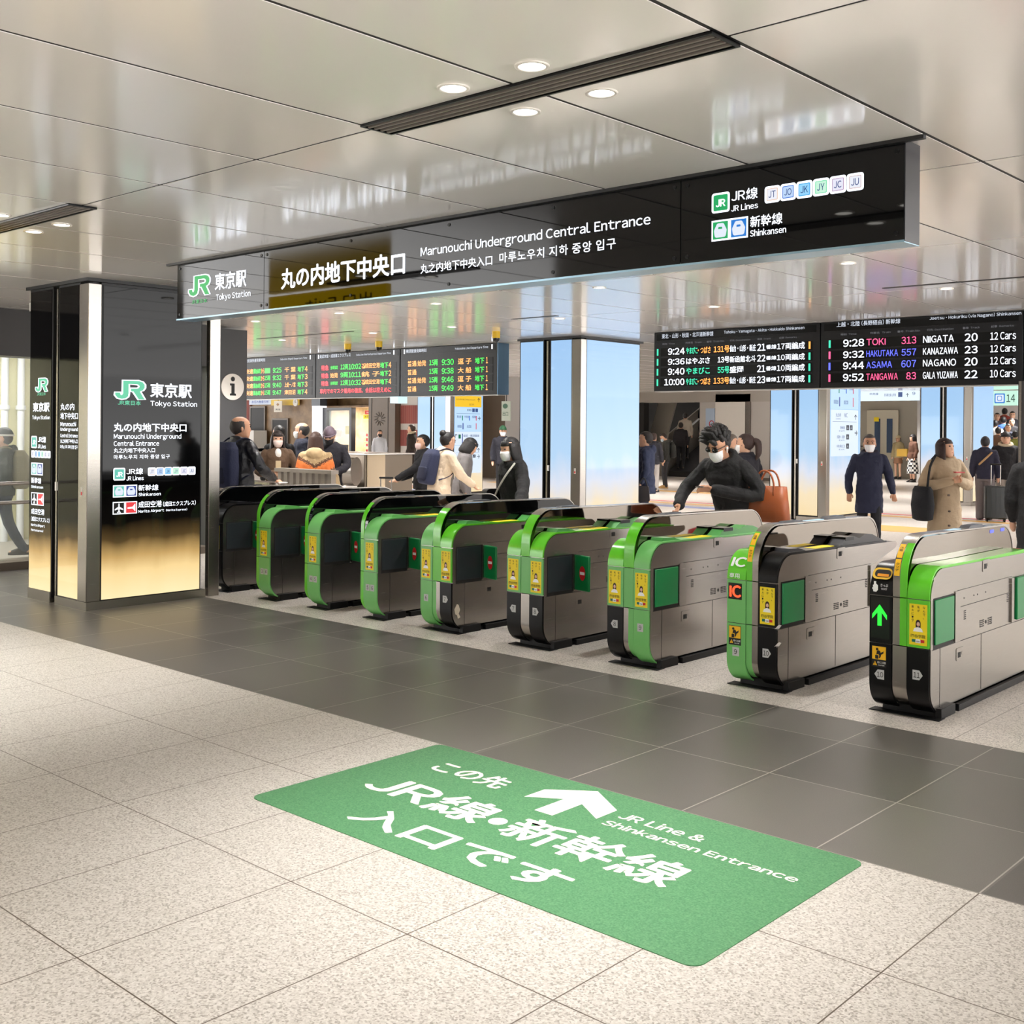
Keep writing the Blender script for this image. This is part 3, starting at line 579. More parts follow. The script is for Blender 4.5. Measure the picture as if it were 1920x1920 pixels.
for k, (tm, nm, c, no, ds, tr, ca) in enumerate((('9:28', 'TOKI', 'p', '313', 'NIIGATA', '20', '12 Cars'), ('9:32', 'HAKUTAKA', 'b', '557', 'KANAZAWA', '23', '12 Cars'), ('9:44', 'ASAMA', 'b', '607', 'NAGANO', '20', '12 Cars'), ('9:52', 'TANIGAWA', 'p', '83', 'GALA YUZAWA', '22', '10 Cars'))):
    T(tm, -6.207, -5.945, k, LITW, .02); T(nm, -5.915, (-5.68, -5.53, -5.6, -5.53)[k], k, CK[c], .016, .008); T(no, -5.49 if k < 3 else -5.43, -5.315, k, CK[c], .016, .006); T(ds, -5.236, (-4.886, -4.84, -4.86, -4.84)[k], k, LITW, .016, .008); T(tr, -4.765, -4.625, k, LITW, .02); T(ca, -4.488, -4.217, k, LITW, .016, .006)
    m.rrect(O, U, V_, -6.395, rz[k][0], .025, .09, 0, (LED_T, LED_P, LED_B, LED_P)[k])
m.build('lettering', RBd)

# ------------------------------------------------------------------ green floor mat
t = thing('floor_mat', 'green floor mat with white lettering and arrow in front of the gates', 'mat', (-3.095, 3.56, 0))
MB().prism(rpoly([(-4.272, 2.966), (-1.918, 2.966), (-1.918, 4.145), (-4.272, 4.145)], 0.05, 6), 0.0, 0.003, M_MAT, 'z').build('sheet', t)
MW = mat('mat_white', (238, 230, 220), 0.55); m = MB(); O, U, V_ = (0, 0, 0.0036), EX, EY
T = lambda s, a, b, c, d, bo=0.05: tx(m, O, U, V_, s, a, b, c, d, MW, bo)
T('この先', -4.0, -3.55, 3.8, 3.955, .032); T('JR線', -4.035, -3.31, 3.39, 3.64, .028); m.poly(circ(24, .042, (-3.25, 3.5)), O, U, V_, MW); T('新幹線', -3.18, -2.345, 3.39, 3.645, .024)
T('入口です', -3.75, -2.625, 3.085, 3.275, .034); T('JR Line &', -2.915, -2.5, 3.883, 3.957, .03); T('Shinkansen Entrance', -2.92, -2.022, 3.775, 3.836, .03)
m.poly([(-3.383, 3.957), (-3.19, 4.105), (-2.968, 3.957), (-2.968, 3.81), (-3.13, 3.915), (-3.13, 3.712), (-3.232, 3.712), (-3.232, 3.915), (-3.383, 3.815)], O, U, V_, MW)
m.build('lettering', t)
# ------------------------------------------------------------------ ticket gates  (local frame: x = 0 at the right side, y = 0 at the front, gate runs to y = 1.765)
GL, GT, FT = 1.765, 0.865, 1.04
RUB = mat('rubber_base', (9, 9, 10), 0.45, spec=0.3); FLAPD = mat('deck_black', (34, 34, 38), 0.35); LEDBOX = mat('led_window', (6, 6, 6), 0.15)
RDR = mat('reader_pad', (44, 48, 58), 0.3); RDRL = glow('reader_light', (190, 226, 240), 1.0); RDBL = glow('reader_blue', (70, 90, 255), 1.3)
SEAM = mat('seam_dark', (40, 36, 34), 0.6); FACE = mat('portrait_skin', (240, 200, 176), 0.5); HAIRP = mat('portrait_hair', (52, 26, 20), 0.5); TEALP = mat('print_teal', (0, 110, 90), 0.5)
ICW = mat('ic_white', (250, 252, 250), 0.3); LEDIC = glow('led_ic', (255, 84, 40), 1.6); LEDAR = glow('led_arrow', (40, 255, 60), 1.5)
def lobe_line(zb=0.03, top=GT, r=0.165, cut=False):
    pts = [(0.0, zb), (0.0, top), (GL, top - 0.02)] + ([(GL, 0.80), (1.36, 0.70), (1.36, zb)] if cut else [(GL, zb)])
    rr = [0.15, r, 0.10] + ([0.03, 0.03, 0.02] if cut else [0.15])
    return rpoly(pts, rr, 8)
def inset(poly, d):
    out = []; n = len(poly)
    ar = sum(poly[i - 1][0] * poly[i][1] - poly[i][0] * poly[i - 1][1] for i in range(n))
    sg = 1 if ar > 0 else -1
    for i in range(n):
        a, b, c = Vector(poly[i - 1]), Vector(poly[i]), Vector(poly[(i + 1) % n]); t = (c - a).normalized(); out.append(tuple(b + Vector((-t.y, t.x)) * d * sg))
    return out
def front_path(top, r, y_end, n=10, rb=0.15, zb=0.035):   # from under the front, up the face, over the shoulder and back along the top
    p = [(rb + .03, zb)] + [(rb - rb * math.sin(a), zb + rb - rb * math.cos(a)) for a in np.linspace(0, math.pi / 2, n)]
    p += [(0, z) for z in (0.30, 0.41, 0.415, 0.5, 0.6, 0.69, 0.695)]
    p += [(r - r * math.cos(a), top - r + r * math.sin(a)) for a in np.linspace(0, math.pi / 2, n)] + [(y_end * k / 4 + r * (4 - k) / 4, top - 0.02 * k / 4) for k in range(1, 5)]
    return p
def cutp(path, z0, z1, ymax=0.3):            # the run of a path between two heights on the front, or everything above z0 when z1 is None
    return [q for q in path if (q[1] >= z0 - 1e-6 or (z1 is None and q[0] > ymax)) and (z1 is None or q[1] <= z1 + 1e-6)]
def plate(mb, x, z, s, d, y=-0.0125):        # lane number plate on the front
    w, h = .05, .056
    P = {0: [(0, 0), (w, 0), (w, h), (0, h)], 1: [(0, 0), (w * .8, 0), (w * 1.2, h / 2), (w * .8, h), (0, h)], -1: [(w, 0), (w * .2, 0), (-w * .2, h / 2), (w * .2, h), (w, h)]}[d]
    O = (0, y, 0); mb.poly([(x + a, z + b) for a, b in P], O, EX, EZ, GREYP); mb.text(s, (0, y - .0012, 0), EX, EZ, x + w * (.28 if len(s) == 1 else .12), z + h * .22, w * (.42 if len(s) == 1 else .76), h * .56, INK, .03)
def caution(mb, x, z, y=-0.0125):
    O = lambda k: (0, y - .0012 * k, 0)
    mb.rrect(O(0), EX, EZ, x, z, .09, .125, 0, INK); mb.rrect(O(1), EX, EZ, x + .003, z + .045, .084, .077, 0, AMBER)
    f = [(.3, .52), (.38, .58), (.5, .62), (.62, .56), (.66, .44), (.9, .56), (.96, .66), (.9, .4), (.72, .3), (.66, .12), (.56, -.02), (.5, .05), (.54, .2), (.46, .32), (.3, .3), (.2, .1), (.28, .36)]
    mb.poly([(x + .003 + .084 * (a * .8 + .1), z + .047 + .075 * (b * 1.0 + .08)) for a, b in f], O(2), EX, EZ, INK); mb.poly(circ(14, .0085, (x + .034, z + .105)), O(2), EX, EZ, INK)
    mb.rrect(O(2), EX, EZ, x + .022, z + .048, .02, .022, .002, INK)
    mb.poly([(x + .008, z + .01), (x + .034, z + .01), (x + .021, z + .035)], O(1), EX, EZ, AMBER); mb.text('!', O(2), EX, EZ, x + .019, z + .013, .004, .014, INK, .03)
    mb.text('駆けこむ注意', O(1), EX, EZ, x + .036, z + .022, .05, .013, ICW, .02); mb.text('CAUTION', O(1), EX, EZ, x + .042, z + .009, .036, .007, ICW, .01)
def poster_geo(mb, x, z, w=.105, h=.236, y=-0.0125):
    O = lambda k: (0, y - .0010 * k, 0)
    mb.rrect(O(0), EX, EZ, x, z, w, h, 0, YELL)
    for c, (cx, s) in enumerate(((.76, 'なんで、'), (.45, '私が'), (.12, '東大に!?'))):
        for k, ch in enumerate(s): mb.text(ch, O(1), EX, EZ, x + w * cx, z + h * (.9 - .085 * k), w * (.13 if ch not in '、' else .06), h * (.06 if ch not in '、' else .025), INK, .01)
    c = (x + w * .5, z + h * .5); E = lambda k, rx, rz, dx=0, dz=0: [(c[0] + dx + rx * math.cos(t), c[1] + dz + rz * math.sin(t)) for t in [2 * math.pi * i / 16 for i in range(16)]]
    mb.poly(E(0, .0145, .021, 0, .008), O(1), EX, EZ, HAIRP); mb.rrect(O(1), EX, EZ, c[0] - .0145, c[1] - .017, .029, .024, .004, HAIRP)
    mb.poly([(c[0] - .03, c[1] - .04), (c[0] + .03, c[1] - .04), (c[0] + .022, c[1] - .022), (c[0] + .006, c[1] - .014), (c[0] - .006, c[1] - .014), (c[0] - .022, c[1] - .022)], O(2), EX, EZ, ICW); mb.poly(E(0, .0095, .0125, .001, .003), O(2), EX, EZ, FACE)
    mb.rrect(O(3), EX, EZ, c[0] - .0045, c[1] - .0035, .009, .0025, 0, REDP)
    for sx in (-.005, .004): mb.rrect(O(3), EX, EZ, c[0] + sx, c[1] + .005, .003, .002, 0, INK)
    mb.text('四谷学院', O(1), EX, EZ, x + w * .09, z + h * .18, w * .82, h * .085, INK, .035)
    mb.rrect(O(1), EX, EZ, x + w * .15, z + h * .07, w * .22, h * .07, 0, TEALP); mb.rrect(O(1), EX, EZ, x + w * .63, z + h * .07, w * .22, h * .07, 0, REDP)
    mb.poly([(x + w * a, z + h * b) for a, b in ((.36, .055), (.64, .055), (.64, .13), (.57, .155), (.5, .145), (.43, .155), (.36, .13))], O(2), EX, EZ, ICW); mb.text('予備校', O(3), EX, EZ, x + w * .39, z + h * .075, w * .22, h * .04, INK, .02)
PCOL = {'g': GREEN, 'p': GREENP, 'k': BLACK, 's': STEEL}
def gate(X, label, right='ppp', left=None, fin=None, plates=(), deck='bump', flapR='open', flapL=None, readers=True, special=None, finside=MIRR, dcol=None, cut=False):
    """right / left: colours of the lower, middle and upper trim of each lobe; narrow gates have no left lobe"""
    t = thing('ticket_gate', label, 'ticket gate', (X, 6.41, 0), 'ticket gates in a row')
    nar = left is None
    Wd = 0.22 if nar else 0.365
    fx0, fx1 = (-0.22, -0.178) if nar else (-0.223, -0.137)
    # base
    bs = MB(); bs.prism(rpoly([(-Wd + .03, .1), (.0, .1), (.0, GL - .1), (-Wd + .03, GL - .1)], .02, 3), 0.0, 0.055, RUB, 'z'); bs.box(-0.01, 0.03, .09, .30, 0, .06, RUB); bs.box(-.01, .028, .36, GL - .12, 0, .042, RUB)
    bs.prism([(-Wd - .02, .03), (.04, .03), (.04, .12), (-Wd - .02, .12)], 0.0, 0.006, RUB, 'z'); bs.build('base', t, world=False, bevel=.004)
    # bodies
    lobes = [(fx1, 0.0, right, 1)] + ([] if nar else [(-Wd, fx0, left, -1)])
    outl = lobe_line(cut=cut)
    for a, b, cols, sd in lobes:
        MB().prism(inset(outl, 0.003), a + .002 if sd > 0 else a + .004, b - .004 if sd > 0 else b - .002, STEEL).build('cabinet', t, world=False)
        sx = (b - .0045, b) if sd > 0 else (a, a + .0045)
        MB().prism(inset(outl, 0.001), *sx, STEEL).build('side_panel', t, world=False)
        path = front_path(GT, 0.165, 1.6)
        for nm, z0, z1, c in (('lower_trim', 0, .41, cols[0]), ('middle_trim', .415, .69, cols[1]), ('upper_trim', .695, None, cols[2])):
            seg = cutp(path, z0, z1)
            if nm == 'lower_trim': seg = [q for q in seg if q[1] <= .41 and q[0] < .25]
            MB().strip(seg, .012, a + .003, b - .0055 if sd > 0 else b - .003, PCOL[c]).build(nm, t, world=False, smooth=False)
    # fin (handrail hood)
    fl = rpoly([(0.03, .04), (0.03, FT), (GL - .01, FT - .015), (GL - .01, .72 if cut else .1)] + ([(1.36, .66), (1.36, .04)] if cut else []), [.1, .25, .2, .05] + ([.02, .02] if cut else []), 10)
    MB().prism(inset(fl, .006), fx0 + .004, fx1 - .004, finside).build('hood', t, world=False)
    fp = front_path(FT, .25, GL - .2, 14, .13, .06)
    e = GL - .01; fp += [(e - .2 + .2 * math.sin(a), FT - .02 - .2 + .2 * math.cos(a)) for a in np.linspace(.15, math.pi / 2, 10)]
    mid = (fx0 + fx1) / 2
    halves = [(fx0 + .001, fx1 - .001, fin[0])] if nar else [(fx0 + .001, mid, fin[0]), (mid, fx1 - .001, fin[1])]
    for a, b, c in halves:                     # c: colours lower, middle, upper
        for nm, z0, z1, cc in (('hood_lower_edge', 0, .41, c[0]), ('hood_middle_edge', .415, .69, c[1]), ('hood_front_edge', .695, 1.0, c[2])):
            seg = [q for q in fp if z0 <= q[1] <= z1 and q[0] < .25]
            MB().strip(seg, .008, a, b, PCOL[cc]).build(nm, t, world=False)
    k0 = max(i for i, q in enumerate(fp) if q[1] <= 1.0 and q[0] < .25)
    MB().strip(fp[k0:], .008, fx0 + .001, fx1 - .001, STEEL).build('hood_top_edge', t, world=False)
    # deck on top of the right lobe
    dm = dcol or (GREEND if right[2] in 'gp' else FLAPD)
    d = MB()
    if deck == 'bump':
        d.prism([(.15, GT - .01), (.185, GT + .034), (.30, GT + .03), (.42, GT + .004), (.9, GT), (.98, GT + .05), (1.12, GT + .052), (1.18, GT + .035), (1.3, GT + .06), (1.40, GT + .05), (1.6, GT - .01)][::-1], fx1 + .012, -.022, dm)
        d.box(fx1 + .01, -.02, .02 + .95, 1.1, GT + .03, GT + .056, BLACK)
    elif deck == 'small':
        d.prism([(.15, GT - .01), (.185, GT + .034), (.30, GT + .028), (.42, GT + .004), (1.5, GT - .01)][::-1], fx1 + .012, -.022, dm)
    else:
        d.box(fx1 + .004, -.006, .17, 1.60, GT - .014, GT + .004, dm)
    d.build('deck', t, world=False)
    if deck == 'bump': MB().box(fx1 + .02, -.03, .55, .82, GT + .004, GT + .0075, YELL).text('ご注意ください', (0, 0, GT + .0085), EX, EY, fx1 + .035, .64, .075, .02, INK, .02).build('yellow_sticker', t, world=False)
    # side seams, locks and vents (right side)
    s = MB(); e = .0015
    s.box(0, e, .40, 1.33, .709, .7115, SEAM).box(0, e, .43, 1.31, .607, .610, SEAM).box(0, e, .33, 1.7, .402, .4055, SEAM).box(0, e, .02, .33, .402, .4045, SEAM).box(0, e, .785, .788, .06, .402, SEAM).box(0, e, .135, .137, .06, .402, SEAM).box(0, e, .43, .433, .405, .709, SEAM)
    for y0, z0 in ((.50, .525), (1.24, .55)):
        for k in range(5): s.box(0, e, y0, y0 + .03, z0 + .012 * k, z0 + .012 * k + .006, SEAM)
    for y0 in (.76, .80, .90, .94):
        for k in range(4): s.box(0, e, y0, y0 + .03, .445 + .012 * k, .452 + .012 * k, SEAM)
    s.poly(circ(12, .012, (.865, .468)), (e, 0, 0), EY, EZ, SEAM)
    for y0 in (.5, .66, .72, .86): s.poly(circ(8, .005, (y0, .655)), (e, 0, 0), EY, EZ, SEAM)
    s.build('seams', t, world=False)
    for y0, z0, w in ((.80, .785, .12), (.38, .29, .12)):
        if nar and z0 < .5: continue
        lk = MB(); lk.prism(rpoly([(y0, z0), (y0 + w, z0), (y0 + w, z0 + .075), (y0, z0 + .075)], .012, 4), 0, .003, STEEL); lk.box(.003, .0036, y0 + .02, y0 + .065, z0 + .018, z0 + .05, INK); lk.cyl((0, y0 + .088, z0 + .04), (.0045, y0 + .088, z0 + .04), .011, STEEL, 12); lk.build('lock_plate', t, world=False)
    # flap recess and door flaps
    for side, fm in ((1, flapR), (-1, flapL)):
        if fm is None: continue
        x0 = 0.0 if side > 0 else -Wd
        ff = MB(); pm = PADG if fm == 'shut' else DARKP; th = .010 if fm == 'shut' else .003
        xa, xb = (x0, x0 + th * side) if side > 0 else (x0 + th * side, x0)
        MB().box(min(x0, x0 + .001 * side), max(x0, x0 + .001 * side), .035, .335, .405, .70, INK).build('flap_recess', t, world=False)
        ff.box(xa, xb, .045, .325, .43, .69, pm)
        ff.build('flap_pad' if fm == 'shut' else 'flap_cover', t, world=False, bevel=.004)
        hp = MB(); hp.box(*sorted((x0, x0 + .012 * side)), .335, .352, .415, .70, STEEL).box(*sorted((x0, x0 + .006 * side)), .352, .43, .405, .709, STEEL); hp.build('hinge_post', t, world=False)
        if fm == 'open':
            f = MB(); L = .17; y = .36; dr = Vector((side, -.22, 0)).normalized(); nn = Vector((-dr.y, dr.x, 0)); o = Vector((x0 + .012 * side, y, 0))
            q = [o + nn * .014, o + dr * L + nn * .01, o + dr * L - nn * .01, o - nn * .014]
            f.prism([(p.x, p.y) for p in q] if side > 0 else [(p.x, p.y) for p in q][::-1], .425, .695, PADG, 'z'); fo = f.build('door_flap', t, world=False, bevel=.008)
            st = MB(); fc = o + dr * L * .56 - Vector((nn.x, nn.y, 0)) * .0142 * (1 if side > 0 else -1)
            if side < 0: fc = o + dr * L * .56 + Vector((nn.x, nn.y, 0)) * .0142
            ux = dr if side > 0 else -dr; fc = o + dr * L * .56 + Vector((0, -.0155, 0))
            st.poly(circ(24, .036, (0, 0)), fc + Vector((0, 0, .56)), ux, (0, 0, 1.55), REDP); st.rrect(fc + Vector((0, -.001, .56)), ux, (0, 0, 1), -.027, -.011, .054, .022, 0, ICW); st.build('no_entry_mark', fo, world=False)
    if flapR == 'shut' or special:             # far door flap housing
        MB().box(-.0, .012, 1.30, 1.345, .41, .70, STEEL).build('hinge_post', t, world=False)
    # front printing
    fr = MB(); poster_geo(fr, fx1 + (.028 if nar else .016), .43)
    fr.build('poster', t, world=False)
    if not nar and special is None: fr = MB(); poster_geo(fr, -Wd + .014, .43); fr.build('poster', t, world=False)
    for x, z, s_, d_ in plates: pl = MB(); plate(pl, x, z, s_, d_); pl.build('lane_number', t, world=False)
    if special == 'ic':
        m = MB(); m.rrect((0, -.0125, 0), EX, EZ, -Wd + .012, .565, .10, .105, 0, LEDBOX); m.text('IC', (0, -.0140, 0), EX, EZ, -Wd + .024, .58, .082, .075, LEDIC, .05); m.build('led_display', t, world=False)
        m = MB(); m.text('専用', (0, -.014, 0), EX, EZ, -Wd + .02, .703, .075, .032, ICW, .01)
        a = R(36); tv = Vector((0, math.sin(a), math.cos(a))); o_ = Vector((0, .165 - .1785 * math.cos(a), .70 + .1785 * math.sin(a))) - tv * .034
        m.text('IC', o_, EX, tv, -Wd + .022, .0, .10, .07, ICW, .05); m.build('ic_lettering', t, world=False)
        m = MB(); caution(m, -Wd + .018, .27); m.build('caution_plate', t, world=False)
    if special == 'ticket':
        m = MB(); m.rrect((0, -.0125, 0), EX, EZ, -Wd + .01, .44, .115, .245, .004, LEDBOX)
        m.poly([(-Wd + .02 + .09 * a, .515 + .125 * b) for a, b in ((.5, 1), (1.0, .52), (1.0, .3), (.64, .62), (.64, 0), (.36, 0), (.36, .62), (0, .3), (0, .52))], (0, -.014, 0), EX, EZ, LEDAR); m.build('arrow_display', t, world=False)
        m = MB(); m.text('きっぷ', (0, -.014, 0), EX, EZ, -Wd + .07, .745, .045, .018, ICW, .02).text('TICKET', (0, -.014, 0), EX, EZ, -Wd + .072, .727, .038, .011, ICW, .01)
        m.poly([(-Wd + .018 + .036 * a, .712 + .062 * b) for a, b in ((.3, 1), (.7, 1), (.66, .8), (1, .62), (1, .2), (.7, 0), (.2, .02), (.16, .2), (0, .26), (.06, .42), (.2, .46), (.1, .6), (.3, .7))], (0, -.014, 0), EX, EZ, ICW); m.build('ticket_lettering', t, world=False)
        m = MB(); oy, oz = .02, .788; un = Vector((0, .55, .835)).normalized()
        m.rrect((0, oy - .022, oz), EX, un, -Wd + .008, 0, .118, .075, .03, mat('slot_yellow', (236, 190, 60), .35)); m.rrect((0, oy - .0235, oz + .001), EX, un, -Wd + .022, .012, .098, .05, .022, INK); m.rrect((0, oy - .025, oz + .002), EX, un, -Wd + .04, .016, .07, .018, .004, mat('slot_amber', (232, 150, 30), .35)); m.build('ticket_slot', t, world=False)
        m = MB(); caution(m, -Wd + .018, .27); m.build('caution_plate', t, world=False)
        m = MB()
        for y_ in (1.32, 1.52): m.rrect((fx1 - .0025, 0, 0), EY, EZ, y_, .985, .075, .022, .01, RDBL)
        m.build('reader_lamp', t, world=False)
    if special:
        m = MB()                                # yellow "touch" stickers on the hood front edge
        for a0, a1 in ((6, 28), (30, 52)):
            A = [R(a0 + (a1 - a0) * k / 5) for k in range(6)]; r = .259
            pts = [(.25 - r * math.cos(a), FT - .25 + r * math.sin(a)) for a in A]
            m.strip(pts, .001, fx0 + .006, mid - .004, AMBER)
            c = pts[2]; tdir = Vector((0, math.sin(A[2]), math.cos(A[2])))
            for i, ch in enumerate('タッチ' if a0 < 10 else '注意'): m.text(ch, (0, c[0] - .0032, c[1]), EX, tdir, fx0 + .012, .024 - .018 * i, .022, .014, INK, .03)
        m.build('touch_sticker', t, world=False)
    if readers:
        rd = MB(); y0 = .37
        rd.prism([(y0 - .02, FT - .002), (y0 + .02, FT + .014), (y0 + .22, FT + .014), (y0 + .24, FT - .002)][::-1], fx0 + .014, fx1 - .014, RDR) if special != 'ticket' else None
        if special:
            rd.prism([(.96, FT - .006), (1.0, FT + .014), (1.2, FT + .014), (1.24, FT - .006)][::-1], fx0 + .012, fx1 - .012, RDR)
            for a, b in (((.28, .5), (.58, .86)) if special == 'ticket' else ((.62, .92),)): rd.box(fx0 + .02, fx1 - .02, a, b, FT - .006, FT + .0015, RDRL)
        rd.build('card_reader', t, world=False)
    return t
gate(-9.716, 'narrow ticket gate with black front, standing against the dark lettered pillar', 'kkk', fin=('kkk',), plates=[(-.12, .27, '3', 1)], deck='small', finside=GLASSB)
gate(-8.916, 'narrow pale green ticket gate numbered 3 and 4, second from the dark pillar', 'ppp', fin=('ggg',), plates=[(-.145, .25, '3', 0), (-.085, .25, '4', 0)], deck='small', flapL='open', dcol=GREENP, finside=GLASSB)
gate(-8.164, 'narrow pale green ticket gate numbered 4 and 5', 'ppp', fin=('ggg',), plates=[(-.145, .25, '4', 0), (-.085, .25, '5', 0)], deck='small', flapL='open', dcol=GREENP, finside=GLASSB)
gate(-7.376, 'narrow pale green ticket gate numbered 5 and 6', 'ppp', fin=('ggg',), plates=[(-.145, .25, '5', 0), (-.085, .25, '6', 0)], deck='bump', flapL='open', dcol=GREENP, finside=GLASSB)
g5 = gate(-6.468, 'wide green ticket gate numbered 6 and 7 with a torn sticker on its side', 'kgg', 'ppp', ('pgg', 'sgg'), [(-.32, .24, '6', 0), (-.10, .25, '7', 1)], flapL='open', finside=GLASSB)
gate(-5.503, 'wide ticket gate numbered 7 and 8 with green top and black lower front', 'kpg', 'kpg', ('spg', 'spg'), [(-.32, .26, '7', -1), (-.10, .26, '8', 1)], flapL='open')
gate(-4.537, 'wide ticket gate numbered 8 and 9, black lower left front, shut green flap', 'ppp', 'kpg', ('spg', 'ppg'), [(-.32, .26, '8', -1), (-.10, .26, '9', 0)], flapR='shut', flapL='open')
g8 = gate(-3.560, 'wide ticket gate numbered 9 and 10 with red IC display and green left front', 'kkk', 'ppg', ('ppg', 'sss'), [(-.32, .20, '9', 0), (-.10, .22, '10', 1)], flapR='shut', special='ic', cut=True)
g9 = gate(-2.586, 'nearest ticket gate, numbered 10 and 11, with lit green arrow on black front', 'kgg', 'kkk', ('sss', 'sgg'), [(-.32, .20, '10', -1), (-.10, .23, '11', 1)], deck='flat', flapR='shut', special='ticket', dcol=GREEN)
m = MB(); m.poly([(.02, .2), (.05, .24), (.07, .23), (.085, .19), (.07, .16), (.09, .13), (.06, .12), (.05, .15), (.03, .16)], (.0015, 0, 0), EY, EZ, mat('torn_paper', (208, 196, 176), .7)); m.build('torn_sticker', g5, world=False)
m = MB()
for y_, z_ in ((-.004, .41), (-.004, .30)): m.add([(-.012, y_ - .014, z_), (.016, y_ - .012, z_ + .03), (.018, y_ + .02, z_ + .022), (-.006, y_ + .012, z_ - .014)], [(0, 1, 2, 3)], mat('paper_scrap', (232, 228, 220), .7))
m.build('taped_paper', g8, world=False)
MB().box(.0, .022, 1.38, 1.70, .42, .70, PADG).build('far_flap', g9, world=False, bevel=.006)
# ------------------------------------------------------------------ people
FOLD = bpy.data.textures.new('cloth_folds', 'CLOUDS'); FOLD.noise_scale = 0.12; FOLD.noise_depth = 2
def solid(name, mb, parent, vox, smooth=6, fold=0.0):   # closes overlapping pieces into one continuous surface
    me = bpy.data.meshes.new(name); me.from_pydata([tuple(v) for v in mb.V], [], mb.F); me.update()
    o = bpy.data.objects.new(name, me); COL.objects.link(o)
    r = o.modifiers.new('r', 'REMESH'); r.mode = 'VOXEL'; r.voxel_size = vox; r.use_smooth_shade = True
    if smooth: q = o.modifiers.new('s', 'SMOOTH'); q.factor = 0.5; q.iterations = smooth
    if fold: d = o.modifiers.new('d', 'DISPLACE'); d.texture = FOLD; d.strength = fold; d.mid_level = 0.5; d.texture_coords = 'LOCAL'
    nm = bpy.data.meshes.new_from_object(o.evaluated_get(bpy.context.evaluated_depsgraph_get()))
    o.modifiers.clear(); o.data = nm; bpy.data.meshes.remove(me); nm.name = name
    nm.materials.clear()
    for m in mb.mats[:1]: nm.materials.append(m)
    nm.polygons.foreach_set('use_smooth', [True] * len(nm.polygons)); nm.polygons.foreach_set('material_index', [0] * len(nm.polygons))
    o.parent = parent
    return o
def cloth(c, rough=0.85, kind=None):
    return mat('cloth_%d_%d_%d_%s' % (*c, kind or rough), c, rough, bump=(60, 0.25))
def ell(c, rx, ry, n=20, p=2.3):             # super-ellipse ring
    o = []
    for i in range(n):
        t = 2 * math.pi * i / n; ct, st = math.cos(t), math.sin(t)
        o.append(Vector((c[0] + rx * math.copysign(abs(ct) ** (2 / p), ct), c[1] + ry * math.copysign(abs(st) ** (2 / p), st), c[2])))
    return o
HEADR = [(-.118, .045, .018, .02), (-.107, .036, .042, .046), (-.082, .020, .058, .070), (-.045, .008, .067, .087), (0, 0, .073, .096), (.04, -.006, .076, .099), (.075, -.01, .068, .089), (.1, -.012, .048, .064), (.116, -.012, .018, .025)]
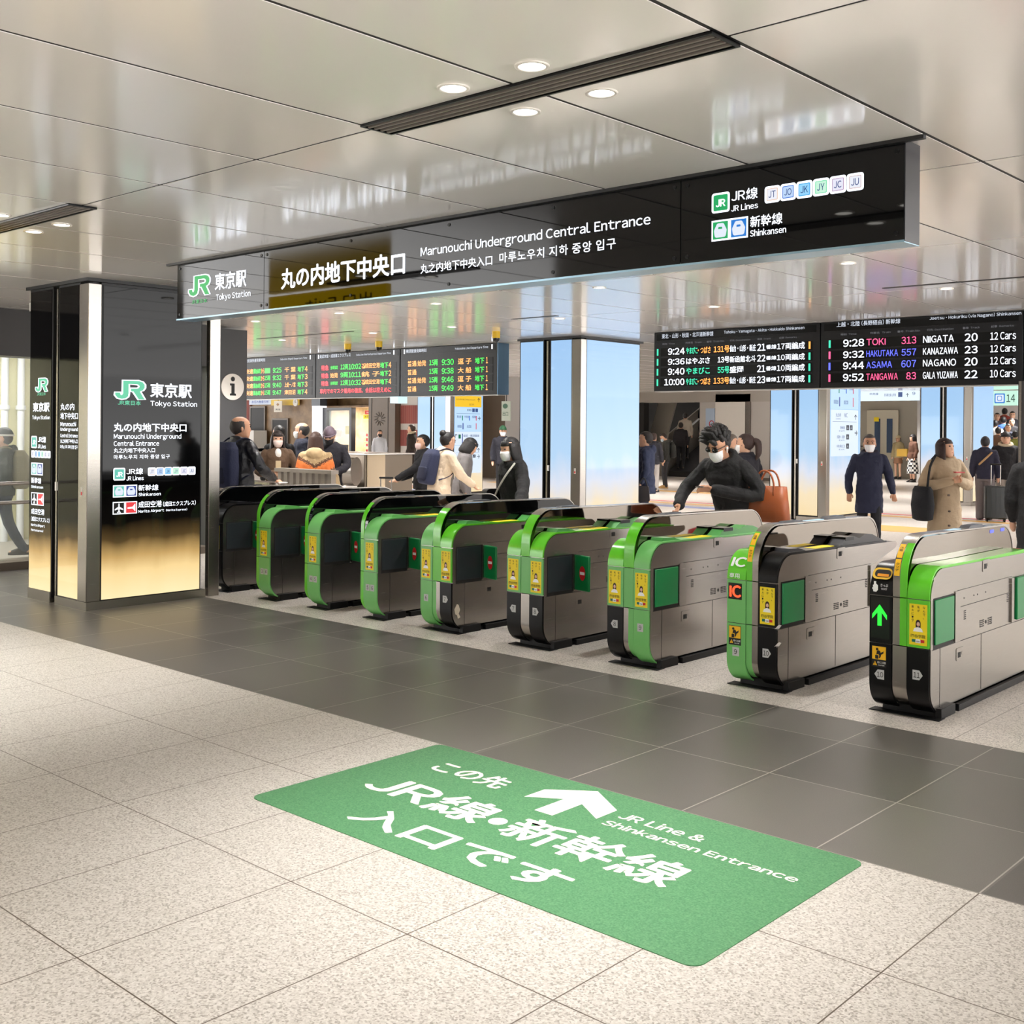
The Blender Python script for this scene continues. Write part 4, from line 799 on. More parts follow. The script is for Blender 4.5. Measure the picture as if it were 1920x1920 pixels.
def person(label, x, y, h, f, top, legs, hair, mask=None, la=None, ra=None, lean=0, turn=0, nod=0, female=False, stride=0.0, vox=0.011, z=0.0, skin=SKIN, shoe=(24, 22, 22), near=False, group=None, twist=0):
    """f: 0 faces the camera, 90 faces to the picture's right, 180 shows the back. la / ra: (elbow, wrist) of a 1.70 m figure."""
    dv = Vector((-x, -y, 0)).normalized(); rv = Vector((-dv.y, dv.x, 0)) * 1.0
    fd = dv * math.cos(R(f)) + rv * math.sin(R(f)); rz = math.atan2(-fd.x, fd.y)
    t = thing('person', label, 'person', (x, y, z), group, rz)
    k = h / 1.70; S = Vector((k, k, k)); W_ = 0.92 if female else 1.0
    piv = Vector((0, 0, .94)); LR = Matrix.Rotation(-R(lean), 3, 'X'); TW = Matrix.Rotation(R(twist), 3, 'Z')
    def up(p): return (piv + LR @ (TW @ (Vector(p) - piv))) * k     # above the hips: bends with the torso
    def dn(p): return Vector(p) * k
    hc = Vector((0, .012, 1.585)); HR = Matrix.Rotation(R(turn), 3, 'Z') @ Matrix.Rotation(-R(nod), 3, 'X'); nb = Vector((0, -.005, 1.48))
    def hd(p): return up(nb + HR @ (Vector(p) * 1.06 + hc - nb))            # head frame
    sh = .185 * W_
    lx, rx_ = la is not None, ra is not None
    la = la or ((-sh - .055, -.03, 1.13), (-sh - .06, .05, .89)); ra = ra or ((sh + .055, -.03, 1.13), (sh + .06, .05, .89))
    arms = [(up((-sh, -.01, 1.405)), *[(dn if lx else up)(q) for q in la]), (up((sh, -.01, 1.405)), *[(dn if rx_ else up)(q) for q in ra])]
    hips = [(-.085, 0, .90), (.085, 0, .90)]; st = stride
    kn = [(-.09, .03 + st * .6, .49), (.09, .03 - st * .35, .49)]; an = [(-.09, st, .09), (.09, -st, .09 + abs(st) * .25)]
    # --- body, one surface
    b = MB(); SKM = skin
    b.loft([[up(q) if zz > .94 else dn(q) for q in ell((0, cy, zz), rx * W_, ry)] for zz, cy, rx, ry in ((.83, 0, .12, .10), (.90, 0, .155, .115), (.98, 0, .15, .105), (1.08, .0, .135, .095), (1.2, .0, .15, .105), (1.32, -.005, .165, .105), (1.39, -.012, .155, .082), (1.43, -.012, .11, .07), (1.46, -.012, .070, .058))], SKM)
    b.tube([up((0, -.012, 1.42)), up((0, -.005, 1.48)), hd((0, -.012, -.04))], [.062 * k, .054 * k, .05 * k], SKM)
    b.loft([[hd(q) for q in ell((0, cy, zz), rx, ry)] for zz, cy, rx, ry in HEADR], SKM)
    b.loft([[hd((a, c, d)) for a, c, d in q] for q in ([(-.010, .088, .025), (.010, .088, .025), (.008, .07, .03), (-.008, .07, .03)], [(-.017, .108, -.028), (.017, .108, -.028), (.02, .06, -.03), (-.02, .06, -.03)], [(-.012, .095, -.042), (.012, .095, -.042), (.012, .06, -.042), (-.012, .06, -.042)])], SKM)
    for s in (-1, 1): b.sph(hd((s * .076, -.008, -.012)), (.012 * k, .02 * k, .032 * k), SKM, 8, 6)
    for hp, kk, aa in zip(hips, kn, an):
        b.tube([dn(hp), dn(kk), dn(aa)], [.085 * k, .055 * k, .038 * k], SKM, sub=3); b.tube([dn((aa[0], aa[1] - .04, aa[2] - .045)), dn((aa[0], aa[1] + .15, aa[2] - .06))], [.04 * k, .034 * k], SKM)
    for (s0, el, wr), sd in zip(arms, (-1, 1)):
        b.tube([s0 - (up((0, 0, 1.035)) - up((0, 0, 1))), el, wr], [.043 * k, .040 * k, .028 * k], SKM, sub=4)
        d = (wr - el).normalized(); n_ = up((0, 1, 0)) - up((0, 0, 0)); side = d.cross(n_).normalized() if d.cross(n_).length > .2 else Vector((0, 0, 1)); pn = side.cross(d).normalized()
        b.tube([wr, wr + d * .045 * k, wr + d * .09 * k], [.027 * k, .036 * k, .034 * k], SKM, flat=.5, side=side)
        if near or vox < .010:
            for i, (o_, L) in enumerate(((-.028, .062), (-.0095, .072), (.0095, .067), (.028, .052))):
                q = wr + d * .085 * k + side * o_ * k
                b.tube([q, q + (d * .55 * L + pn * .010) * k, q + (d * .8 * L + pn * .034) * k], [.0095 * k, .009 * k, .0075 * k], SKM, n=8, sub=2)
            q = wr + d * .025 * k - side * sd * .0 + pn * .01; b.tube([q + side * (-sd) * .02 * k, q + (side * (-sd) * .045 + d * .03 + pn * .012) * k, q + (side * (-sd) * .045 + d * .06 + pn * .025) * k], [.012 * k, .011 * k, .009 * k], SKM, n=8, sub=2)
        else: b.tube([wr + d * .08 * k, wr + d * .13 * k + pn * .02 * k], [.032 * k, .022 * k], SKM, flat=.5, side=side)
    solid('body', b, t, vox * .75 if near else vox, 2)
    # --- clothes
    tc, hem, style = top[0], top[1], top[2] if len(top) > 2 else ''
    tm = tc if isinstance(tc, bpy.types.Material) else cloth(tc, .38 if 'leather' in style else .85, style)
    g = .016 + (.012 if 'puffer' in style or 'loose' in style else 0)
    c = MB(); fl = (.04 if female else .008) if hem < .75 else .0
    rings = [(hem, .0, .165 + fl * 1.2, .13 + fl), ((hem + .95) / 2, 0, .165 + fl * .6, .125 + fl * .5)] if hem < .9 else [(hem, 0, .158, .122)]
    rings += [(.98, 0, .162, .12), (1.08, 0, .15, .112), (1.2, 0, .162, .12), (1.32, -.005, .178, .118), (1.395, -.012, .180, .1), (1.435, -.012, .142, .086), (1.465, -.012, .085, .068)]
    c.loft([[(up(q) if zz > .94 else dn(q) if lean == 0 or zz < .8 else (up(q) + dn(q)) / 2) for q in ell((0, cy, zz), rx * W_ + g, ry + g)] for zz, cy, rx, ry in rings], tm)
    for (s0, el, wr) in arms:
        e = wr - (wr - el).normalized() * .015 * k
        c.tube([s0 + (up((0, 0, 1)) - up((0, 0, 1.03))), el, e], [(.060 + g * .5) * k, (.054 + g * .6) * k, (.042 + g * .4) * k], tm, sub=4)
    c.tube([up((.085 * math.cos(a), -.012 + .07 * math.sin(a), 1.455 - .02 * math.sin(a))) for a in np.linspace(0, 2 * math.pi, 9)], [.022 * k] * 9, tm, n=8, sub=2)
    if 'hood' in style: c.sph(up((0, -.115, 1.43)), (.115 * k, .06 * k, .085 * k), tm)
    if 'fur' in style or 'collar' in style: c.tube([up((.1 * math.cos(a), -.01 + .085 * math.sin(a), 1.455 - .03 * math.sin(a))) for a in np.linspace(0, 2 * math.pi, 9)], [.034 * k] * 9, tm, n=8, sub=2)
    if 'cape' in style: c.loft([[up(q) for q in ell((0, 0, zz), rx, ry)] for zz, rx, ry in ((.88, .36, .2), (1.1, .32, .18), (1.32, .235, .15), (1.42, .15, .11))], tm)
    solid('coat' if hem < .86 else 'jacket', c, t, vox * 1.1, 4, .034 if 'puffer' not in style else .04)
    if 'fur' in style: 
        q = MB(); q.tube([up((.11 * math.cos(a), -.01 + .095 * math.sin(a), 1.47 - .03 * math.sin(a))) for a in np.linspace(-.9, math.pi + .9, 9)], [.036 * k] * 9, cloth((190, 176, 150)), n=8, sub=2); q.build('fur_collar', t, True, world=False)
    fy = .145 + g                               # front face of the coat
    if 'inner' in style:
        q = MB(); q.sph(up((0, .085, 1.37)), (.05 * k, .05 * k, .09 * k), cloth((236, 232, 226))); q.build('shirt', t, True, world=False)
    if 'buttons' in style:
        q = MB()
        for zz in (1.2, 1.0, .8, .62): q.cyl(up((.045, fy + .005 + (.02 if zz < .9 else 0), zz)), up((.045, fy + .03 + (.02 if zz < .9 else 0), zz)), .013 * k, mat('button_brown', (70, 48, 34), .4), 10)
        q.build('buttons', t, world=False)
    # --- legs
    lc, lt = legs[0], legs[1] if len(legs) > 1 else 'trousers'
    lm = lc if isinstance(lc, bpy.types.Material) else cloth(lc)
    c = MB()
    if lt == 'skirt': c.loft([[dn(q) for q in ell((0, 0, zz), rx, ry)] for zz, rx, ry in ((.3, .24, .2), (.6, .2, .17), (.95, .15, .12))], lm)
    elif lt == 'bare': c.loft([[dn(q) for q in ell((0, 0, zz), rx, ry)] for zz, rx, ry in ((.62, .18, .15), (.95, .15, .12))], lm)
    else:
        w = .02 if lt == 'wide' else .004
        c.loft([[dn(q) for q in ell((0, 0, zz), rx * W_, ry)] for zz, rx, ry in ((.80, .145, .118), (.9, .168, .125), (1.0, .158, .115))], lm)
        for hp, kk, aa in zip(hips, kn, an): c.tube([dn(hp), dn(kk), dn((aa[0], aa[1] - .01, aa[2] - .02))], [(.092 + w) * k, (.066 + w * 1.4) * k, (.052 + w * 1.8) * k], lm, sub=3)
    solid('skirt' if lt in ('skirt', 'bare') else 'trousers', c, t, vox * 1.1, 3, .014)
    q = MB(); sm = cloth(shoe, .5)
    for aa in an:
        for w_, zz in ((1.0, 0),): q.loft([[dn(v) for v in ell((aa[0], aa[1] + cy, aa[2] - .09 + zz2), rx, ry, 14)] for zz2, cy, rx, ry in ((0.0, .055, .044, .135), (.03, .055, .046, .137), (.06, .04, .042, .115), (.10, -.015, .038, .055), (.13, -.02, .04, .05))], sm)
    q.build('shoes', t, True, world=False)
    # --- head wear, hair, face
    hs, hcol = hair[0], hair[1]; hm = cloth(hcol, .55, 'hair'); q = MB()
    def capsh(grow, face, low):
        def fn(p):
            p = Vector(p)
            if p.y > face and p.z < low: return p * .80
            return p
        q.sph((0, 0, 0), (.080 + grow, .106 + grow, .100 + grow), hm, 24, 16, fn=fn)
    n0 = 0
    if hs in ('short', 'bob', 'long', 'pony', 'spiky', 'bun'):
        capsh(.006, .028, .045)
        for v in q.V: pass
        q.V = [hd(Vector(v) + Vector((0, -.014, .024))) for v in q.V]
        if hs == 'bob' or hs == 'long':        # a curtain of hair round the sides and back, and a fringe
            zb = -.14 if hs == 'bob' else -.25
            def arc(zz, cy, rx, ry, a0, a1, th):
                A = [a0 + (a1 - a0) * i / 18 for i in range(19)]
                return [hd(((rx + th) * math.cos(a), cy + (ry + th) * math.sin(a), zz)) for a in A] + [hd(((rx - .004) * math.cos(a), cy + (ry - .004) * math.sin(a), zz)) for a in A[::-1]]
            A0, A1 = R(142), R(398)
            q.loft([arc(zz, cy, rx, ry, A0, A1, th) for zz, cy, rx, ry, th in ((zb, -.035, .080, .075, .004), (zb + .02, -.034, .090, .084, .012), ((zb - .06) / 2, -.026, .090, .090, .018), (-.05, -.016, .083, .096, .018), (.02, -.010, .080, .100, .014), (.07, -.012, .070, .092, .012))], hm)
            q.loft([arc(zz, -.004, rx, ry, R(35), R(145), .005) for zz, rx, ry in ((.040, .075, .0985), (.06, .073, .096), (.09, .060, .082))], hm)
        if hs == 'pony': q.tube([hd((0, -.1, .05)), hd((0, -.16, .02)), hd((0, -.17, -.1)), hd((0, -.14, -.18))], [.03 * k, .045 * k, .04 * k, .014 * k], hm)
        if hs == 'bun': q.sph(hd((0, -.1, .09)), .05 * k, hm)
        if hs == 'spiky':
            rn = random.Random(7)
            for i in range(46):
                a, e = rn.uniform(0, 2 * math.pi), rn.uniform(.15, 1.45); d = Vector((math.cos(a) * math.cos(e) * .08, math.sin(a) * math.cos(e) * .105 - .014, math.sin(e) * .1 + .03)); q.tube([hd(d * .8), hd(d * 1.2 + Vector((.015, .0, .012))), hd(d * 1.33 + Vector((.045, .01, .01)))], [.03 * k, .022 * k, .004 * k], hm, n=7, sub=2)
        q.build('hair', t, True, world=False)
    elif hs in ('bald', 'balding'):
        def fn(p): p = Vector(p); return p * .8 if (p.y > .045 or p.z > .07) else p
        q.sph((0, 0, 0), (.083, .108, .1), hm, 24, 14, fn=fn); q.V = [hd(Vector(v) + Vector((0, -.012, .015))) for v in q.V]; q.build('hair', t, True, world=False)
    elif hs in ('beanie', 'cap', 'hat'):
        def fn(p): p = Vector(p); return Vector((p.x, p.y, max(p.z, .0)))
        q.sph((0, 0, 0), (.086, .112, .105), hm, 24, 14, fn=fn); q.V = [hd(Vector(v) + Vector((0, -.012, .032))) for v in q.V]
        if hs == 'beanie': q.tube([hd((.086 * math.cos(a), -.012 + .112 * math.sin(a), .035)) for a in np.linspace(0, 2 * math.pi, 13)], [.013 * k] * 13, cloth(hair[2]) if len(hair) > 2 else hm, n=8, sub=2)
        if hs == 'cap': q.loft([[hd((a, b_, zz)) for a, b_ in rpoly([(-.07, .06), (.07, .06), (.06, .17), (-.06, .17)], .04, 5)] for zz in (.036, .046)], hm)
        if hs == 'hat': q.loft([[hd(v) for v in ell((0, -.01, zz), .125, .15)] for zz in (.03, .04)], hm)
        q.build('hat' if hs == 'hat' else 'cap', t, True, world=False)
        q = MB(); q.sph((0, 0, 0), (.081, .104, .09), cloth((30, 24, 22), .55, 'hair'), 18, 12, fn=lambda p: p * .8 if (p.y > .01) else p); q.V = [hd(Vector(v) + Vector((0, -.014, .0))) for v in q.V]; q.build('hair', t, True, world=False)
    if abs(((f + turn + 180) % 360) - 180) < 125:
        if mask:
            q = MB(); mm = cloth(mask, .8)
            q.loft([[hd((rx * math.sin(a), cy + ry * math.cos(a), zz)) for a in np.linspace(-1.25, 1.25, 11)] + [hd((rx * .9 * math.sin(a), cy + ry * .86 * math.cos(a) - .004, zz)) for a in np.linspace(1.25, -1.25, 11)] for zz, cy, rx, ry in ((-.108, .03, .045, .065), (-.07, .014, .064, .1), (-.035, .012, .071, .104), (-.012, .008, .072, .101))], mm); q.build('face_mask', t, True, world=False)
        q = MB()
        for s in (-1, 1): q.sph(hd((s * .03, .086, .012)), (.015 * k, .011 * k, .008 * k), INK, 8, 6); hs in ('bob', 'long') or q.tube([hd((s * .014, .097, .033)), hd((s * .032, .093, .039)), hd((s * .050, .078, .034))], .0046 * k, HAIRP, n=6, sub=2)
        q.build('eyes', t, True, world=False)
        if not mask: q = MB(); q.tube([hd((-.022, .082, -.07)), hd((0, .09, -.068)), hd((.022, .082, -.07))], [.003 * k, .006 * k, .003 * k], mat('lip', (176, 92, 84), .5), n=6, sub=2); q.build('mouth', t, True, world=False)
    t_m = Matrix.Translation((x, y, z)) @ Matrix.Rotation(rz, 4, 'Z')
    return dict(o=t, up=lambda p: t_m @ up(p), dn=lambda p: t_m @ dn(p), hd=lambda p: t_m @ hd(p), k=k, m=t_m, lup=up, lhd=hd)
def prop(name, label, cat, P, build, group=None):        # an item carried by a person, built in the person's frame, kept as a thing of its own
    p0 = P['m'].translation
    t = thing(name, label, cat, p0, group, P['o'].rotation_euler.z); build(t, P['lup'], P['k']); return t
def backpack(P, label, c, c2=None, sz=1.0, strap=True):
    def bd(t, up, k):
        m = MB(); cm = cloth(c)
        m.loft([[up(q) for q in ell((0, -.21 + cy, zz), rx * sz, ry * sz, 20, 3.2)] for zz, cy, rx, ry in ((.93, 0, .13, .07), (.96, 0, .155, .09), (1.15, -.005, .16, .1), (1.35, .005, .15, .085), (1.43, .02, .11, .05))], cm); solid('bag', m, t, .012, 2)
        m = MB(); m.loft([[up(q) for q in ell((0, -.30, zz), rx, .035, 16, 3)] for zz, rx in ((.98, .1), (1.0, .115), (1.14, .11), (1.16, .1))], cloth(c2 or c)); m.build('front_pocket', t, True, world=False)
        for s in (-1, 1): m = MB(); m.tube([up((s * .10, -.15, 1.42)), up((s * .12, -.03, 1.47)), up((s * .125, .11, 1.38)), up((s * .15, .09, 1.15)), up((s * .16, -.1, 1.02))], .016 * k, cloth(c2 or c), n=8, flat=.4); m.build('strap', t, True, world=False)
    return prop('backpack', label, 'backpack', P, bd)
def suitcase(x, y, label, c, w=.38, h=.58, d=.24, rz=0, handle=.42):
    t = thing('suitcase', label, 'suitcase', (x, y, 0), None, R(rz)); cm = mat('shell_%d_%d_%d' % c, c, .35)
    MB().prism(rpoly([(-w / 2, -d / 2), (w / 2, -d / 2), (w / 2, d / 2), (-w / 2, d / 2)], .05, 5), .06, .06 + h, cm, 'z').build('shell', t, world=False, bevel=.02)
    m = MB()
    for q in range(5): m.box(-w / 2 + .05 + q * (w - .1) / 4 - .006, -w / 2 + .05 + q * (w - .1) / 4 + .006, -d / 2 - .005, d / 2 + .005, .1, h + .02, cm)
    m.build('ribs', t, world=False)
    for sx in (-1, 1):
        for sy in (-1, 1): MB().cyl((sx * (w / 2 - .05) - .012, sy * (d / 2 - .05), .03), (sx * (w / 2 - .05) + .012, sy * (d / 2 - .05), .03), .03, RUB, 14).box(sx * (w / 2 - .05) - .018, sx * (w / 2 - .05) + .018, sy * (d / 2 - .05) - .018, sy * (d / 2 - .05) + .018, .035, .065, RUB).build('wheel', t, world=False)
    m = MB(); m.tube([(-.08, 0, .06 + h), (-.08, 0, .06 + h + handle)], .009, STEEL, n=8).tube([(.08, 0, .06 + h), (.08, 0, .06 + h + handle)], .009, STEEL, n=8).tube([(-.09, 0, .06 + h + handle), (.09, 0, .06 + h + handle)], .015, RUB, n=8); m.build('handle', t, True, world=False)
    return t
# who stands where: x, y, height come from the ground plan; f is the facing
NAVY = (24, 28, 52); CHAR = (30, 30, 34); BLK = (18, 17, 19)
P = person('man walking in a beanie, dark jacket and jeans behind the window at the left edge', -13.87, 6.04, 1.60, -95, ((48, 56, 54), .84, 'hood'), ((44, 56, 76),), ('beanie', (52, 58, 54), (216, 214, 204)), stride=.24, vox=.012)
backpack(P, 'camouflage backpack on the man behind the window', (150, 142, 116), (112, 106, 84), 1.1)
P = person('balding man in black leather jacket with a navy backpack, behind the dark pillar', -11.06, 7.51, 1.76, 130, ((24, 24, 30), .86, 'leather'), ((30, 30, 34),), ('bald', (52, 44, 40)), ra=((.30, .06, 1.14), (.22, .30, 1.02)), turn=-25, vox=.009, skin=SKIN2, near=True)
backpack(P, 'navy backpack on the man in the leather jacket', (24, 30, 58), (18, 22, 44), 1.12)
prop('smartphone', 'phone in the hand of the man in the leather jacket', 'phone', P, lambda t, up, k: MB().box(.19, .26, .36, .50, 1.0, 1.012, mat('phone_white', (220, 220, 222), .2)).build('phone_body', t, world=False))
person('dark haired person in black coat, partly hidden behind the woman in brown', -13.95, 10.16, 1.66, -150, (BLK, .8), (BLK,), ('short', (24, 20, 20)), mask=(230, 230, 232))
P = person('long haired woman in brown coat and pale mask, facing the gates', -12.8, 9.3, 1.59, 5, ((92, 70, 52), .5, 'inner'), ((34, 32, 36),), ('long', (40, 28, 24)), mask=(236, 214, 206), la=((-.27, .02, 1.12), (-.06, .25, 1.12)), ra=((.27, .02, 1.12), (.07, .26, 1.1)), female=True, vox=.009, near=True)
prop('smartphone', 'phone held by the woman in the brown coat', 'phone', P, lambda t, up, k: MB().box(-.02, .05, .30, .31, 1.06, 1.2, mat('phone_gold', (196, 176, 140), .3)).build('phone_body', t, world=False))
person('man in dark puffer jacket and white mask, looking left', -14.18, 10.76, 1.71, -100, ((34, 38, 54), .84, 'puffer'), ((36, 36, 40),), ('balding', (60, 58, 58)), mask=(238, 238, 240))
g = NT('poncho_knit'); p = g.obj()
zc = g.math('ADD', p[2], g.math('MULTIPLY', g.math('ABSOLUTE', p[0]), -0.55))
nz = g.n('TexVoronoi', Scale=60.0); g.l(g._g, nz.inputs['Vector'])
zc2 = g.math('ADD', zc, g.math('MULTIPLY', nz.outputs['Distance'], .05))
PONCHO = g.set(Base_Color=g.ramp(g.math('DIVIDE', zc2, 1.5), [(0, (150, 128, 96)), (.66, (96, 74, 56)), (.69, (206, 110, 50)), (.75, (214, 120, 60)), (.77, (92, 62, 44)), (.80, (176, 150, 112)), (.84, (196, 170, 130))], 'CONSTANT'), Roughness=.9)
person('brown haired woman seen from behind in a patterned orange and beige poncho', -11.62, 9.03, 1.58, 178, (PONCHO, .86, 'cape hood'), ((70, 60, 56),), ('bob', (66, 42, 32)), female=True, vox=.010)
person('man in purple grey beanie and black mask looking down', -13.06, 10.42, 1.66, -15, ((34, 32, 40), .8), (CHAR,), ('beanie', (104, 88, 100)), mask=(28, 26, 30), nod=28, la=((-.26, .04, 1.12), (-.12, .26, 1.02)))
P = person('far woman in light grey jacket and black mask beside an orange suitcase', -27.34, 23.79, 1.56, 10, ((186, 190, 198), .72, ''), ((216, 204, 202),), ('pony', (40, 32, 30)), mask=(26, 26, 28), female=True, vox=.016, shoe=(150, 40, 40))
suitcase(-27.75, 23.25, 'orange suitcase beside the far woman in light grey', (232, 84, 40), .42, .62, .26, 40, .2)
person('far man in long dark coat with fur hood, walking left by the striped wall', -24.38, 22.43, 1.73, -110, ((46, 38, 34), .55, 'fur'), ((30, 28, 30),), ('short', (60, 44, 34)), vox=.015, stride=.12)
P = person('short haired woman in black puffer and pink mask looking left', -12.43, 11.67, 1.54, -75, ((18, 18, 22), .82, 'puffer'), (BLK,), ('short', (16, 14, 16)), mask=(238, 208, 204), ra=((.24, .06, 1.12), (.10, .34, .98)), la=((-.2, .2, 1.16), (-.12, .46, 1.0)), female=True, vox=.010)
suitcase(-12.55, 11.05, 'black suitcase with long silver handle by the woman in black puffer', (30, 30, 34), .36, .42, .24, 40, .44)
P = person('woman from behind in cream coat, black hair, leaning right with navy backpack', -10.81, 10.44, 1.60, 120, ((226, 206, 180), .5, 'loose'), (BLK,), ('bun', (22, 18, 18)), lean=12, ra=((.25, .20, 1.12), (.22, .42, .96)), female=True, vox=.009, near=True)
backpack(P, 'navy backpack on the woman in the cream coat', (40, 46, 74), (32, 36, 60), 1.0)
person('dark bob haired woman in grey coat behind the cream coated woman, head bowed', -11.05, 11.1, 1.53, 95, ((120, 116, 116), .5, ''), ((60, 58, 60),), ('bob', (24, 20, 20)), nod=22, female=True, lean=8)
P = person('woman in black with black hair and white mask reaching left over the gates', -7.55, 8.35, 1.56, -60, (BLK, .8, 'loose'), (BLK,), ('bob', (18, 14, 16)), mask=(240, 238, 240), la=((-.40, .14, 1.17), (-.62, .32, 1.04)), female=True, vox=.008, near=True, lean=6, turn=10)
prop('shoulder_bag', 'black shoulder bag with a pale strap on the woman in black', 'bag', P, lambda t, up, k: (MB().prism(rpoly([(-.05, .78), (.22, .78), (.22, 1.05), (-.05, 1.05)], .04, 4), .2, .3, mat('bag_black', (16, 16, 18), .4)).build('bag_body', t, world=False), MB().tube([up((-.15, .05, 1.44)), up((-.1, .16, 1.3)), up((.10, .17, 1.12)), up((.25, .12, 1.02))], .010, cloth((206, 202, 196)), n=8, flat=.4).build('strap', t, True, world=False)))
person('far man in green cap and white mask behind the woman in black', -18.34, 19.82, 1.70, 5, ((36, 36, 46), .8, ''), (CHAR,), ('cap', (40, 92, 60)), mask=(242, 242, 244), vox=.014)
P = person('person in navy hooded jacket half hidden behind the blue pillar, looking left', -10.28, 14.37, 1.61, -95, ((40, 48, 74), .7, 'hood puffer'), ((40, 44, 62),), ('short', (36, 30, 30)), vox=.010)
prop('handbag', 'dark handbag of the person in the navy hooded jacket', 'bag', P, lambda t, up, k: MB().prism(rpoly([(-.1, .56), (.16, .56), (.14, .80), (-.08, .80)], .03, 3), -.40, -.30, mat('bag_dark', (38, 34, 38), .5)).tube([(-.35, -.06, .78), (-.32, .0, .92), (-.35, .1, .78)], .01, INK, n=6).build('bag_body', t, world=False))
P = person('far person with dark backpack, behind the navy hooded one', -17.42, 24.71, 1.55, 160, ((40, 40, 48), .8), ((170, 164, 160),), ('short', (56, 40, 36)), vox=.015)
backpack(P, 'dark backpack with a round badge on the far person', (34, 34, 44), (60, 58, 66), 1.0)
P = person('far man in dark jacket and tan shoes looking down at his phone', -18.34, 26.58, 1.56, -80, ((44, 46, 44), .82, 'hood'), ((44, 44, 48),), ('short', (44, 36, 32)), mask=(190, 210, 224), nod=30, ra=((.22, .1, 1.14), (.08, .30, 1.18)), vox=.015, shoe=(190, 150, 90))
backpack(P, 'dark backpack on the far man looking down at his phone', (46, 48, 46), (70, 70, 66), 1.0)
P = person('man in black with sunglasses and white mask leaning to touch the gate', -5.33, 8.80, 1.70, -28, ((20, 19, 20), .80, 'collar'), (BLK,), ('spiky', (18, 15, 14)), mask=(240, 240, 240), lean=24, ra=((.32, .30, 1.14), (.27, .50, 1.00)), la=((-.30, .12, 1.10), (.02, .34, 1.14)), vox=.007, near=True, skin=SKIN2, turn=-12, nod=4)
def shades(t, up, k):
    hd = P['lhd']; m = MB(); gm = mat('sunglass_lens', (10, 9, 10), .08)
    for s in (-1, 1): m.sph(hd((s * .034, .092, .010)), (.031 * k, .012 * k, .024 * k), gm, 14, 8)
    for s in (-1, 1): m.tube([hd((s * .062, .08, .016)), hd((s * .079, .03, .016)), hd((s * .08, -.01, .012))], .0045 * k, mat('shade_frame', (60, 40, 28), .3), n=6)
    m.build('frame_and_lenses', t, True, world=False)
prop('sunglasses', 'black sunglasses on the man in black touching the gate', 'sunglasses', P, shades)
def earbud(t, up, k): hd = P['lhd']; m = MB(); m.sph(hd((-.083, .0, -.012)), .012 * k, ICW, 8, 6).tube([hd((-.084, .004, -.014)), hd((-.084, .012, -.045))], .005 * k, ICW, n=6); m.build('earbud_body', t, True, world=False)
prop('earbud', 'white wireless earbud in the ear of the man in sunglasses', 'earbud', P, earbud)
prop('smartphone', 'phone in the hand of the man in sunglasses', 'phone', P, lambda t, up, k: MB().box(.06, .13, .35, .46, 1.16, 1.172, mat('phone_grey', (110, 100, 96), .25)).build('phone_body', t, world=False))
prop('bracelet', 'beaded bracelet on the wrist of the man in sunglasses', 'bracelet', P, lambda t, up, k: MB().tube([(-.01 + .0 * a, .325 + .034 * math.cos(a), 1.137 + .034 * math.sin(a)) for a in np.linspace(0, 2 * math.pi, 11)], .007, mat('bead', (70, 50, 40), .4), n=6).build('band', t, True, world=False))
def tote(t, up, k):
    lm = mat('tan_leather', (150, 78, 40), .45, bump=(30, .1)); m = MB()
    m.loft([[Vector((-.30 + cx_ + rx * math.copysign(abs(math.cos(a)) ** .5, math.cos(a)) * 1.0, -.02 + ry * math.copysign(abs(math.sin(a)) ** .5, math.sin(a)), zz)) for a in [2 * math.pi * i / 24 for i in range(24)]] for zz, rx, ry, cx_ in ((.86, .205, .075, 0), (.87, .215, .085, 0), (1.02, .20, .075, 0), (1.17, .185, .06, 0), (1.172, .175, .05, 0), (1.10, .175, .05, 0))], lm); m.build('bag_body', t, True, world=False)
    for yy in (-.07, .04):
        m = MB(); m.tube([(-.40, yy, 1.10), (-.40, yy, 1.2), (-.36, yy, 1.29), (-.28, yy, 1.30), (-.22, yy, 1.2), (-.21, yy, 1.10)], .009, lm, n=8); m.build('handle', t, True, world=False)
prop('tote_bag', 'tan leather tote bag on the arm of the man in sunglasses', 'bag', P, tote)
person('woman with brown ponytail in dark top, back turned, right of the man in sunglasses', -7.03, 11.86, 1.60, -130, ((26, 24, 34), .82), ((34, 32, 40),), ('pony', (52, 34, 30)), mask=(238, 238, 240), female=True, vox=.010, turn=20)
person('far woman in pale jacket, behind the man in sunglasses', -11.78, 19.03, 1.59, 40, ((176, 160, 168), .8), (CHAR,), ('bob', (40, 30, 30)), female=True, vox=.015)
person('grey haired person in beige next to the ponytail woman, bending', -10.63, 17.37, 1.58, 100, ((190, 160, 130), .8), (CHAR,), ('short', (110, 100, 92)), vox=.015, nod=20)
P = person('older man in navy coat and white mask walking towards the gates', -6.6, 14.28, 1.60, 4, ((34, 38, 62), .62, 'collar'), ((22, 22, 28),), ('short', (62, 56, 54)), mask=(242, 242, 244), la=((-.27, -.02, 1.12), (-.31, .1, .90)), ra=((.27, -.06, 1.12), (.27, -.02, .90)), stride=.1, vox=.009, near=True, skin=SKIN2)
P = person('woman in beige trench coat with long brown hair, looking right, red phone in hand', -5.19, 13.26, 1.57, 25, ((176, 156, 130), .34, 'loose buttons collar'), ((40, 36, 36),), ('long', (46, 28, 26)), turn=28, nod=-10, la=((-.29, .02, 1.12), (-.05, .27, 1.20)), ra=((.29, .02, 1.12), (.05, .27, 1.18)), female=True, vox=.009, near=True)
